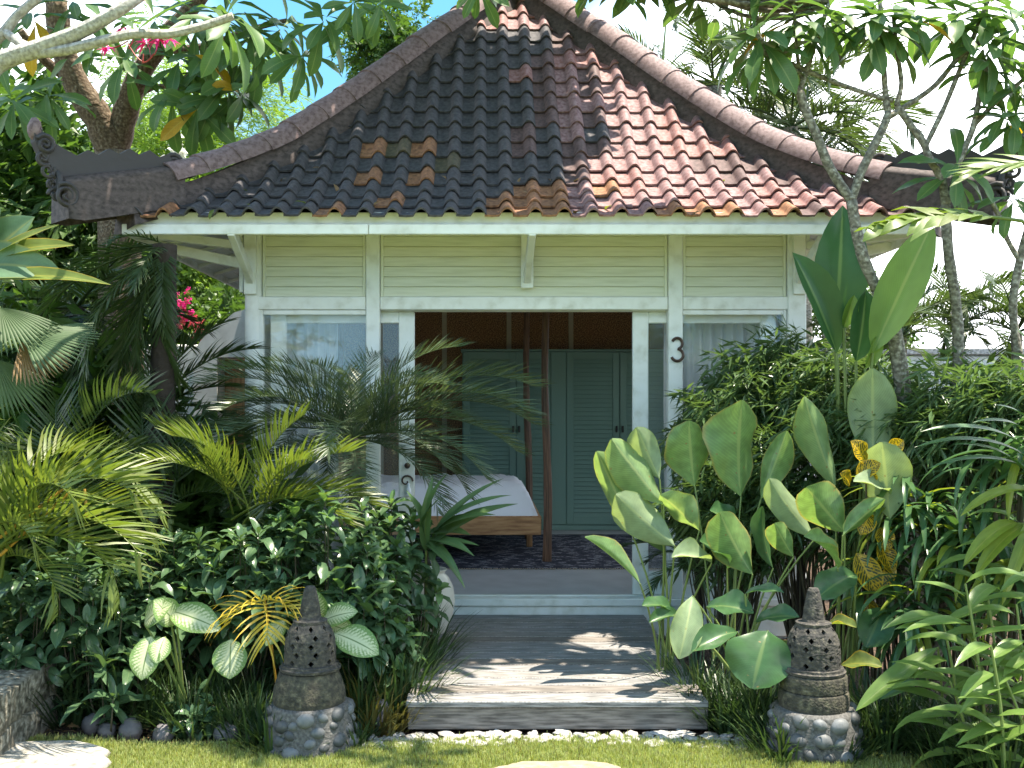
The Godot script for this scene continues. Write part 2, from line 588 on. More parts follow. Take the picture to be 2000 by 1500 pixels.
	mat("sage", lin(0.175, 0.29, 0.24), 0.5)
	mat("black_metal", lin(0.02, 0.02, 0.02), 0.4)
	mat("bronze", lin(0.10, 0.065, 0.05), 0.45)
	M.bronze.metallic = 0.6
	mat("linen", lin(0.84, 0.85, 0.92), 0.85, null, 1.0, true, mid, 0.5)
	mat("curtain", lin(0.55, 0.56, 0.57), 0.9)
	M.curtain.rim_enabled = true; M.curtain.rim = 0.2
	mat("rug", Color.WHITE, 0.95, rug_tex(), 0.42)
	mat("fringe", lin(0.42, 0.36, 0.28), 0.9)
	# garden stone and soil
	mat("soil", Color.WHITE, 0.95, ramp_tex(256, 256, Vector2(20, 20), 61, [[0.0, lin(0.02, 0.013, 0.008)], [0.5, lin(0.06, 0.036, 0.022)], [1.0, lin(0.15, 0.10, 0.065)]], 5), 1.4, true, fine, 1.2)
	mat("lawn", Color.WHITE, 0.95, ramp_tex(256, 256, Vector2(30, 30), 62, [[0.0, lin(0.09, 0.11, 0.03)], [0.5, lin(0.18, 0.22, 0.06)], [1.0, lin(0.30, 0.32, 0.12)]], 4), 0.8, true, fine, 1.0)
	mat("lava", Color.WHITE, 0.9, ramp_tex(256, 256, Vector2(13, 13), 63, [[0.0, lin(0.014, 0.013, 0.012)], [0.45, lin(0.038, 0.036, 0.034)], [0.7, lin(0.075, 0.068, 0.056)], [1.0, lin(0.18, 0.155, 0.11)]], 5), 2.4, true, fine, 0.5)
	mat("lava_moss", Color.WHITE, 0.95, ramp_tex(256, 256, Vector2(11, 11), 64, [[0.0, lin(0.016, 0.015, 0.012)], [0.45, lin(0.042, 0.039, 0.03)], [0.7, lin(0.08, 0.072, 0.048)], [1.0, lin(0.17, 0.155, 0.105)]], 5), 2.4, true, fine, 0.5)
	mat("cement", Color.WHITE, 0.95, ramp_tex(256, 256, Vector2(22, 22), 65, [[0.0, lin(0.04, 0.039, 0.037)], [0.5, lin(0.095, 0.092, 0.087)], [1.0, lin(0.17, 0.165, 0.155)]], 5), 2.4, true, fine, 0.35)
	for k in 4:
		var s: float = [0.07, 0.10, 0.055, 0.13][k]
		mat("pebble%d" % k, Color.WHITE, 0.6, ramp_tex(128, 128, Vector2(9, 9), 66 + k, [[0.0, lin(s * 0.7, s * 0.75, s * 0.78)], [0.6, lin(s, s * 1.06, s * 1.1)], [1.0, lin(s * 1.3, s * 1.35, s * 1.38)]], 5), 2.4, true, fine, 0.08)
	mat("boulder", Color.WHITE, 0.75, ramp_tex(128, 128, Vector2(9, 9), 72, [[0.0, lin(0.07, 0.065, 0.068)], [0.6, lin(0.13, 0.12, 0.125)], [1.0, lin(0.22, 0.20, 0.20)]], 5), 2.0, true, fine, 0.2)
	mat("coral", Color.WHITE, 0.95, ramp_tex(256, 256, Vector2(14, 14), 73, [[0.0, lin(0.02, 0.018, 0.012)], [0.35, lin(0.09, 0.082, 0.06)], [0.6, lin(0.20, 0.185, 0.145)], [1.0, lin(0.40, 0.38, 0.32)]], 6), 1.6, true, mid, 0.8)
	mat("limestone", Color.WHITE, 0.9, ramp_tex(128, 128, Vector2(8, 8), 74, [[0.0, lin(0.13, 0.12, 0.10)], [0.42, lin(0.29, 0.28, 0.245)], [1.0, lin(0.40, 0.385, 0.35)]], 5), 1.6, true, fine, 0.4)
	mat("chip_stone", Color.WHITE, 0.9, ramp_tex(128, 128, Vector2(10, 10), 75, [[0.0, lin(0.18, 0.17, 0.155)], [0.5, lin(0.34, 0.325, 0.305)], [1.0, lin(0.50, 0.485, 0.46)]], 5), 2.5, true, fine, 0.3)
	mat("chip_grey", Color.WHITE, 0.9, ramp_tex(128, 128, Vector2(10, 10), 76, [[0.0, lin(0.18, 0.18, 0.18)], [0.5, lin(0.33, 0.33, 0.33)], [1.0, lin(0.50, 0.50, 0.50)]], 5), 2.5, true, fine, 0.3)
	mat("sandstone", Color.WHITE, 0.9, ramp_tex(128, 128, Vector2(10, 10), 77, [[0.0, lin(0.18, 0.15, 0.095)], [1.0, lin(0.36, 0.315, 0.22)]], 5), 1.5, true, fine, 0.4)
	mat("ceramic", Color.WHITE, 0.35, ramp_tex(128, 128, Vector2(6, 6), 78, [[0.0, lin(0.55, 0.52, 0.45)], [1.0, lin(0.68, 0.65, 0.58)]], 5), 1.2, true)
	mat("white_wall", Color.WHITE, 0.9, ramp_tex(128, 128, Vector2(6, 6), 79, [[0.0, lin(0.55, 0.54, 0.51)], [1.0, lin(0.76, 0.75, 0.72)]], 5), 0.7, true)
	# bark
	var bark_t := ramp_tex(256, 256, Vector2(14, 14), 81, [[0.0, lin(0.04, 0.034, 0.025)], [0.4, lin(0.11, 0.098, 0.075)], [0.6, lin(0.20, 0.185, 0.145)], [1.0, lin(0.46, 0.45, 0.40)]], 6)
	mat("bark", Color.WHITE, 0.9, bark_t, 2.2, true, mid, 0.6)
	mat("bark_pale", lin(1.25, 1.25, 1.2).clamp(), 0.9, ramp_tex(256, 256, Vector2(16, 16), 82, [[0.0, lin(0.10, 0.09, 0.075)], [0.4, lin(0.26, 0.25, 0.215)], [1.0, lin(0.52, 0.51, 0.47)]], 6), 2.6, true, mid, 0.5)
	mat("bark_brown", Color.WHITE, 0.95, ramp_tex(256, 256, Vector2(14, 14), 83, [[0.0, lin(0.03, 0.022, 0.014)], [0.45, lin(0.11, 0.072, 0.042)], [0.7, lin(0.20, 0.15, 0.10)], [1.0, lin(0.34, 0.30, 0.23)]], 6), 2.2, true, mid, 1.0)
	mat("bark_dark", lin(0.035, 0.026, 0.02), 0.95, null, 1.0, true, mid, 2.0)
	mat("stalk_green", lin(0.14, 0.19, 0.05), 0.5)
	mat("stalk_orange", lin(0.42, 0.24, 0.03), 0.5)
	mat("twig", lin(0.07, 0.06, 0.035), 0.8)
	# foliage
	leafmat("lf_shrub", Color(0.082, 0.15, 0.07), Color(0.12, 0.19, 0.09), 0.27, 0.75)
	leafmat("lf_shrub_young", Color(0.14, 0.25, 0.09), Color(0.18, 0.28, 0.11), 0.28, 0.9)
	leafmat("lf_calathea", Color(0.225, 0.335, 0.145), Color(0.38, 0.47, 0.2), 0.3, 1.0, 30, 0.3, Color(0.3, 0.33, 0.1), 0.25, 0.5, 5)
	leafmat("lf_calathea_b", Color(0.185, 0.30, 0.11), Color(0.34, 0.44, 0.17), 0.28, 1.0, 26, 0.3, Color(0.34, 0.29, 0.1), 0.35, 0.5, 9)
	leafmat("lf_calathea_c", Color(0.26, 0.345, 0.19), Color(0.4, 0.48, 0.24), 0.45, 0.9, 32, 0.26, Color(0.25, 0.33, 0.12), 0.22, 0.5, 3)
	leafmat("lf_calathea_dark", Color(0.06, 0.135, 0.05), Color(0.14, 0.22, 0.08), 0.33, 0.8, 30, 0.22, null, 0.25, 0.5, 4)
	leafmat("lf_calathea_yellow", Color(0.17, 0.22, 0.05), Color(0.3, 0.3, 0.06), 0.42, 1.0, 34, 0.08, Color(0.55, 0.36, 0.03), 0.35, 0.5)
	leafmat("lf_canna", Color(0.05, 0.13, 0.05), Color(0.16, 0.26, 0.10), 0.32, 0.8, 40, 0.2, null, 0.1, 0.6)
	leafmat("lf_canna_light", Color(0.18, 0.29, 0.07), Color(0.30, 0.38, 0.12), 0.38, 1.0, 40, 0.22, null, 0.1, 0.6)
	leafmat("lf_banana", Color(0.12, 0.21, 0.12), Color(0.25, 0.3, 0.13), 0.45, 0.9, 44, 0.09, Color(0.2, 0.24, 0.08), 0.25, 0.2)
	leafmat("lf_frangi", Color(0.095, 0.185, 0.055), Color(0.2, 0.28, 0.1), 0.4, 0.95, 22, 0.14, null, 0.12, 0.15)
	leafmat("lf_yellow", Color(0.55, 0.33, 0.02), Color(0.6, 0.42, 0.06), 0.5, 0.9)
	leafmat("lf_ginger", Color(0.14, 0.23, 0.055), Color(0.2, 0.27, 0.09), 0.36, 0.9, 40, 0.08, null, 0.2, 0.9)
	leafmat("lf_strap", Color(0.07, 0.15, 0.055), Color(0.08, 0.15, 0.06), 0.3, 0.75, 2, 0.0, null, 0.15, 0.0)
	leafmat("lf_strap_lime", Color(0.22, 0.29, 0.04), Color(0.3, 0.34, 0.06), 0.36, 1.0, 2, 0.0, null, 0.2, 0.0)
	leafmat("lf_long", Color(0.10, 0.18, 0.07), Color(0.14, 0.2, 0.08), 0.35, 0.8, 30, 0.06, null, 0.15, 0.8)
	leafmat("lf_bamboo", Color(0.095, 0.165, 0.065), Color(0.15, 0.22, 0.09), 0.28, 0.85, 2, 0.0, null, 0.2, 0.0)
	leafmat("lf_bg", Color(0.07, 0.14, 0.03), Color(0.1, 0.18, 0.05), 0.45, 1.0)
	leafmat("lf_bg_lime", Color(0.20, 0.33, 0.05), Color(0.25, 0.36, 0.08), 0.5, 1.0)
	dieff_mat()
	croton_mat()
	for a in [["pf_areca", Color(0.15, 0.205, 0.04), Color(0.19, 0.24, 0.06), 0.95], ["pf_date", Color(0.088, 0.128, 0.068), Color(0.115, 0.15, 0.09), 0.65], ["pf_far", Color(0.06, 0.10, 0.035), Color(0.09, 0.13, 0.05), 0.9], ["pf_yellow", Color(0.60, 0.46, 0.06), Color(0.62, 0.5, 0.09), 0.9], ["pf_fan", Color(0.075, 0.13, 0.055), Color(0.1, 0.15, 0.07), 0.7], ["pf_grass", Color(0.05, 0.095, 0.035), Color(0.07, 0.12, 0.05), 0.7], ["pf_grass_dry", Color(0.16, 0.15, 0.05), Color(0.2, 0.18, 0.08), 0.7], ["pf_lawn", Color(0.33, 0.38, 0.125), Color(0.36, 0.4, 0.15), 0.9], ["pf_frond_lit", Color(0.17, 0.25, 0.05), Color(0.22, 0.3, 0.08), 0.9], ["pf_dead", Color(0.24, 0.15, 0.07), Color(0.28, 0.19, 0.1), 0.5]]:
		leafmat(a[0], a[1], a[2], 0.38, a[3], 2, 0.0, null, 0.1, 0.0)
		M[a[0]].vertex_color_use_as_albedo = true
		if a[0] == "pf_fan": M[a[0]].roughness = 0.6
	for k in ["petal_pink", "petal_coral", "petal_white"]:
		leafmat(k, {"petal_pink": Color(0.75, 0.035, 0.30), "petal_coral": Color(0.75, 0.16, 0.22), "petal_white": Color(0.8, 0.8, 0.76)}[k], {"petal_pink": Color(0.6, 0.02, 0.14), "petal_coral": Color(0.6, 0.1, 0.1), "petal_white": Color(0.8, 0.78, 0.5)}[k], 0.6, 1.0)
	for k in ["petal_pink", "petal_coral", "petal_white"]: M[k].backlight = Color(0.8, 0.8, 0.8)
	mat("stem_red", lin(0.25, 0.03, 0.02), 0.5)

func rug_tex() -> ImageTexture:
	# worn indigo rug with broken pale rows of motifs
	var w := 512; var h := 512
	var im := Image.create(w, h, false, Image.FORMAT_RGB8)
	var n := FastNoiseLite.new(); n.seed = 3; n.frequency = 0.02; n.fractal_octaves = 4
	for y in h:
		for x in w:
			var wear := n.get_noise_2d(x * 1.2, y * 1.2)
			var fleck := n.get_noise_2d(x * 2.4 + 900, y * 16.0)
			var c := Color(0.006, 0.008, 0.024).lerp(Color(0.013, 0.018, 0.05), clampf(wear + 0.4, 0, 1))
			var row := int(y / 20)
			var zig := absf(fposmod(x / 24.0 + (row % 3) * 0.33, 1.0) - 0.5) * 2.0
			var on := absf(fposmod(y / 20.0, 1.0) - 0.25 - zig * 0.5)
			if (on < 0.09 and wear > 0.05) or (fleck > 0.33 and wear > -0.2): c = Color(0.42, 0.42, 0.44) * clampf(0.75 + wear, 0.4, 1.0)
			c.a = 1.0
			im.set_pixel(x, y, c.linear_to_srgb())
	return ImageTexture.create_from_image(im)

func dieff_mat() -> void:
	# cream leaf with a ragged green rim and green flecks along the veins
	var im := Image.create(96, 192, false, Image.FORMAT_RGB8)
	var n := FastNoiseLite.new(); n.seed = 8; n.frequency = 0.06
	for y in 192:
		for x in 96:
			var u := (x + 0.5) / 96.0; var t := (y + 0.5) / 192.0
			var s := absf(u - 0.5) * 2.0
			var ph := (t - s * 0.22) * 13.0
			var vv := pow(absf(cos(ph * PI)), 3.0)
			var rag := n.get_noise_2d(x * 1.5, y * 1.5)
			var rim := smoothstep(0.5, 0.95, s + rag * 0.4 + vv * 0.14) + smoothstep(0.80, 1.0, t + rag * 0.15) * 0.7
			var c := Color(0.58, 0.62, 0.40).lerp(Color(0.12, 0.24, 0.05), clampf(rim, 0, 1))
			c = c.lerp(Color(0.2, 0.3, 0.1), 0.75 * smoothstep(0.25, 0.6, vv + rag) * smoothstep(0.1, 0.45, s))
			c = c.lerp(Color(0.14, 0.22, 0.07), smoothstep(0.06, 0.02, s))
			c.a = 1.0
			im.set_pixel(x, y, c.linear_to_srgb())
	leafmat("lf_dieff", Color(0.5, 0.5, 0.4), Color(0.2, 0.3, 0.1), 0.38, 0.7)
	M.lf_dieff.albedo_texture = ImageTexture.create_from_image(im)

func croton_mat() -> void:
	# dark croton leaf netted with yellow veins
	var im := Image.create(96, 192, false, Image.FORMAT_RGB8)
	var n := FastNoiseLite.new(); n.seed = 9; n.frequency = 0.04
	for y in 192:
		for x in 96:
			var u := (x + 0.5) / 96.0; var t := (y + 0.5) / 192.0
			var s := absf(u - 0.5) * 2.0
			var vv := pow(absf(cos((t - s * 0.3) * 11.0 * PI)), 7.0)
			var k := clampf(vv + smoothstep(0.8, 1.0, s) + smoothstep(0.1, 0.03, s) + smoothstep(0.05, 0.35, n.get_noise_2d(x, y)) * 0.75, 0, 1)
			var c := Color(0.045, 0.06, 0.012).lerp(Color(0.62, 0.40, 0.015), k)
			c.a = 1.0
			im.set_pixel(x, y, c.linear_to_srgb())
	leafmat("lf_croton", Color(0.5, 0.4, 0.05), Color(0.5, 0.4, 0.05), 0.35, 0.8)
	M.lf_croton.albedo_texture = ImageTexture.create_from_image(im)

# ---------- the pavilion ----------
const XL := -1.78
const XR := 2.34
const XC := 0.281
const ZW := -7.5      # front wall
const ZB := -12.1     # back wall
const FLOOR := 0.274
const DECK := 0.162
const ZE := -6.8      # front eave
const HALF := 2.76    # half the side of the square roof
const COURSE := 0.223
const PITCH := 0.1903

func roof_h(d: float) -> float:
	var k := [[-0.4, 2.74], [0.0, 2.92], [0.45, 3.165], [0.9, 3.52], [1.41, 4.04], [2.0, 4.70], [2.76, 5.52], [3.2, 6.0]]
	var i := 0
	while i < k.size() - 2 and d > k[i + 1][0]: i += 1
	var x0: float = k[i][0]; var x1: float = k[i + 1][0]; var y0: float = k[i][1]; var y1: float = k[i + 1][1]
	var g := func(j: int) -> float:
		var a: Array = k[maxi(j - 1, 0)]; var b: Array = k[mini(j + 1, k.size() - 1)]
		return (b[1] - a[1]) / (b[0] - a[0])
	var w := x1 - x0
	var t := (d - x0) / w
	var t2 := t * t; var t3 := t2 * t
	return (2 * t3 - 3 * t2 + 1) * y0 + (t3 - 2 * t2 + t) * w * g.call(i) + (3 * t2 - 2 * t3) * y1 + (t3 - t2) * w * g.call(i + 1)

var roof_d := []   # depth behind the eave at every millimetre-step of the slope's length

func slope_table() -> void:
	roof_d = []
	var d := 0.0
	while d < 2.9:
		roof_d.append(d)
		var g := (roof_h(d + 0.01) - roof_h(d)) / 0.01
		d += 0.01 / sqrt(1.0 + g * g)

func d_at(s: float) -> float:
	return roof_d[clampi(int(round(s / 0.01)), 0, roof_d.size() - 1)] if s >= 0 else s * 0.9

func tile_top(u: float) -> float:
	# cross-section of a pantile: pan on the left, roll on the right
	var t := clampf((u - 0.5) / 0.48, 0, 1)
	return 0.052 * pow(maxf(0.0, sin(PI * t)), 0.72) - 0.003 * sin(PI * clampf(u / 0.5, 0, 1))

func tile_mesh(i: int, cx: float, side: float, jig: float) -> ArrayMesh:
	# in the roof's own frame: x across, the slope's curve already in the vertices; side: clamp at the hip (0 = none)
	var b := MB.new()
	var s0 := i * COURSE
	var rows := []
	var nx := 10
	for k in 3:
		var t := k / 2.0
		var s := s0 + t * 0.265
		var d := d_at(s)
		var g := (roof_h(d + 0.01) - roof_h(d - 0.01)) / 0.02
		var nor := Vector3(0, 1, g).normalized()
		var lift := lerpf(0.034, 0.010, t) + jig * (1.0 - t)
		var top := []; var low := []
		for q in nx + 1:
			var u: float = [0.0, 0.25, 0.48, 0.53, 0.59, 0.66, 0.74, 0.82, 0.89, 0.95, 1.0][q]
			var x := cx + (u - 0.5) * 0.203
			if side != 0.0:
				var lim := HALF - d + 0.02
				if side > 0: x = minf(x, XC + lim)
				else: x = maxf(x, XC - lim)
			var p := Vector3(x, roof_h(d), ZE - d)
			top.append(p + nor * (lift + tile_top(u)))
			low.append(p + nor * (lift + tile_top(u) - 0.014))
		rows.append([top, low])
	# upper face, smooth
	var base := b.v.size()
	for k in 3:
		for q in nx + 1: b.vert(rows[k][0][q], Vector2(q * 0.019, k * 0.13))
	for k in 2:
		for q in nx:
			var o := base + k * (nx + 1) + q
			b.quad(o, o + 1, o + nx + 2, o + nx + 1)
	# nose, underside lip and the two edges
	for q in nx:
		b.fquad(rows[0][1][q], rows[0][1][q + 1], rows[0][0][q + 1], rows[0][0][q])
	for k in 2:
		b.fquad(rows[k][1][nx], rows[k + 1][1][nx], rows[k + 1][0][nx], rows[k][0][nx])
		b.fquad(rows[k + 1][1][0], rows[k][1][0], rows[k][0][0], rows[k + 1][0][0])
	base = b.v.size()
	for k in 2:
		for q in nx + 1: b.vert(rows[k][1][q])
	for q in nx:
		var o := base + q
		b.quad(o + 1, o, o + nx + 1, o + nx + 2)
	return b.commit()

func hip_pt(side: float, d: float, up := 0.0) -> Vector3:
	return Vector3(XC + side * (HALF - d), roof_h(maxf(d, 0.0)) + (0.0 if d >= 0 else d * -0.1) + up, ZE - d)

func build_roof(house: Node3D) -> void:
	slope_table()
	var roof := hold(house, "roof")
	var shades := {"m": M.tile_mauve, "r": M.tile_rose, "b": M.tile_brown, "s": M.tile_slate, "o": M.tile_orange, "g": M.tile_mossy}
	var cols := int(2 * HALF / PITCH)
	var n := FastNoiseLite.new(); n.seed = 5; n.frequency = 0.35
	for i in range(-1, 18):
		var s := i * COURSE
		var dm := d_at(s + 0.12)
		for k in cols + 1:
			var cx := XC - HALF + (k + 0.5) * PITCH
			var off := absf(cx - XC)
			var lim := HALF - dm
			if off > lim + 0.05: continue
			if i == -1: continue
			var side := 0.0
			if off > lim - 0.36: side = signf(cx - XC)
			# which clay: weathered slate and brown that also paint in the tree shade, rosy elsewhere, a few new orange tiles near the eave
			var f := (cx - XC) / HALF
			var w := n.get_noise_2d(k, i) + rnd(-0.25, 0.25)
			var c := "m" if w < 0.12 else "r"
			var painted_shade := f + n.get_noise_2d(k * 0.8 + 40, i * 0.6) * 0.30 + rnd(-0.05, 0.05)
			if painted_shade < 0.15: c = "b"
			if painted_shade < 0.03: c = "s"
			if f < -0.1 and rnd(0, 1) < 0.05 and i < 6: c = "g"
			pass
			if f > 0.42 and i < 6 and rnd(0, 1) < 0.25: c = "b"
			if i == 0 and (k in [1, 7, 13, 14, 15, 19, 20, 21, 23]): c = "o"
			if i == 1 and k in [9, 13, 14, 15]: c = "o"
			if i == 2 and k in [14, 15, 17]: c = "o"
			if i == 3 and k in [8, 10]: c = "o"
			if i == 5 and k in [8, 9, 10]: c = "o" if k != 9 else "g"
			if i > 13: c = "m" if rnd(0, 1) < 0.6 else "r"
			var jig := rnd(-0.003, 0.006)
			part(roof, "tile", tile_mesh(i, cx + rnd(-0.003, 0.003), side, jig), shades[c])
	# the other three slopes, out of sight: pantile courses joined into one surface
	for turn in 3:
		var b := MB.new()
		var mid := Vector3(XC, 0, ZE - HALF)
		var rot := Basis(Vector3.UP, PI / 2 * (turn + 1))
		for i in 17:
			for q in 2:
				pass
			var d0 := d_at(i * COURSE); var d1 := d_at((i + 1.1) * COURSE)
			var first := b.v.size()
			var nx := 60
			for t in 2:
				var d := d0 if t == 0 else d1
				for k in nx + 1:
					var f := float(k) / nx * 2.0 - 1.0
					var x := f * (HALF - d)
					var wav := 0.03 * absf(sin(x / PITCH * PI))
					b.vert(mid + rot * Vector3(x, 0, HALF - d) + Vector3(0, roof_h(d) + wav + (0.045 if t == 0 else 0.01), 0), Vector2(x, d))
			for k in nx: b.quad(first + k, first + k + 1, first + nx + 2 + k, first + nx + 1 + k)
		var o := part(roof, "rear_slope", b.commit(), M.tile_brown)
		o.set_meta("kind", "stuff")
	# underlay below the front courses
	var ub := MB.new()
	for i in 17:
		var d0 := maxf(0.11, d_at(i * COURSE)); var d1 := d_at((i + 1) * COURSE)
		var a := Vector3(XC - HALF + d0, roof_h(d0) - 0.02, ZE - d0); var e := Vector3(XC - HALF + d1, roof_h(d1) - 0.02, ZE - d1)
		ub.fquad(a, Vector3(2 * XC - a.x, a.y, a.z), Vector3(2 * XC - e.x, e.y, e.z), e)
	part(roof, "underlay", ub.commit(), M.bark_dark)
	# the four hips: mortar bed and overlapping half-round caps
	for side in [-1.0, 1.0]:
		var body := MB.new()
		var pr := []
		var nd := 40
		for i in nd + 1:
			var d := lerpf(0.06, 2.78, float(i) / nd)
			var low := clampf((0.35 - d) / 0.6, 0, 1)
			var w := 0.10 + 0.02 * low
			var c := hip_pt(side, d)
			var acr := Vector3(side, 0, -1).normalized()     # across the hip, towards the side slope
			var dn := 0.07
			var h := 0.135 + 0.05 * low
			var g := rnd(-0.006, 0.006)
			pr.append([c - acr * (w + 0.035) + Vector3(0, -dn, 0), c - acr * (w + g) + Vector3(0, h * 0.45, 0), c - acr * (w - 0.015) + Vector3(0, h, 0), c + acr * (w - 0.015) + Vector3(0, h, 0), c + acr * (w + 0.07) + Vector3(0, -dn - 0.05, 0)])
		for i in nd:
			for k in 4:
				var a: Vector3 = pr[i][k]; var b2: Vector3 = pr[i][k + 1]; var c2: Vector3 = pr[i + 1][k + 1]; var d2: Vector3 = pr[i + 1][k]
				if side > 0: body.fquad(a, d2, c2, b2, Vector2(i * 0.1, k * 0.1))
				else: body.fquad(a, b2, c2, d2, Vector2(i * 0.1, k * 0.1))
		for e in [0, nd]:
			for k in [1, 2, 3]: body.ftri(pr[e][0], pr[e][k], pr[e][k + 1])
		var bed := part(roof, "hip_bed", body.commit(), M.mortar)
		var count := 13
		for k in count:
			var d0 := lerpf(0.27, 2.62, float(k) / count); var d1 := lerpf(0.27, 2.62, float(k + 1.12) / count)
			var cap := MB.new()
			var rows := 3; var seg := 10
			for shell in 2:
				var base := cap.v.size()
				for i in rows + 1:
					var t := float(i) / rows
					var d := lerpf(d0, d1, t)
					var c := hip_pt(side, d, 0.12 + 0.05 * clampf((0.95 - d) / 0.6, 0, 1))
					var tg := (hip_pt(side, d + 0.02) - hip_pt(side, d - 0.02)).normalized()
					var acr := Vector3(side, 0, -1).normalized()
					var up := acr.cross(tg).normalized()
					if up.y < 0: up = -up
					var r := lerpf(0.150, 0.136, t) - shell * 0.016
					for q in seg + 1:
						var a := PI * q / seg
						cap.vert(c - acr * cos(a) * r + up * (sin(a) * r * 0.95 - 0.005), Vector2(a * 0.11, t * 0.3))
				for i in rows:
					for q in seg:
						var o := base + i * (seg + 1) + q
						if (shell == 0) == (side < 0): cap.quad(o, o + 1, o + seg + 2, o + seg + 1)
						else: cap.quad(o, o + seg + 1, o + seg + 2, o + 1)
			# the rim that shows at the lower end
			for q in seg:
				var o2 := (rows + 1) * (seg + 1)
				if side < 0: cap.fquad(cap.v[o2 + q], cap.v[o2 + q + 1], cap.v[q + 1], cap.v[q])
				else: cap.fquad(cap.v[q], cap.v[q + 1], cap.v[o2 + q + 1], cap.v[o2 + q])
			var xf := Transform3D(Basis(), Vector3(rnd(-0.004, 0.004), rnd(-0.004, 0.006), 0))
			part(roof, "hip_cap", cap.commit(), M.hip_clay, xf)
		hip_end(roof, side)
	# finial cap over the apex
	var fin := MB.new()
	fin.lathe_s([Vector2(0.24, 5.5), Vector2(0.22, 5.72), Vector2(0.15, 5.85), Vector2(0.06, 5.95), Vector2(0.05, 6.1), Vector2(0.0, 6.2)], 16, Vector3(XC, 0, ZE - HALF))
	part(roof, "apex_cap", fin.commit(), M.mortar)

func spiral(c: Vector3, ux: Vector3, uy: Vector3, r: float, turns: float, thick: float, start := 0.0, flip := 1.0) -> ArrayMesh:
	var pts := []; var rad := []
	var n := int(turns * 14)
	for i in n + 1:
		var t := float(i) / n
		var a := start + flip * TAU * turns * t
		var rr := r * pow(1.0 - t, 0.75) + 0.004
		pts.append(c + ux * cos(a) * rr + uy * sin(a) * rr)
		rad.append(thick * (1.0 - 0.35 * t))
	var b := MB.new()
	b.tube(pts, rad, 6)
	return b.commit()

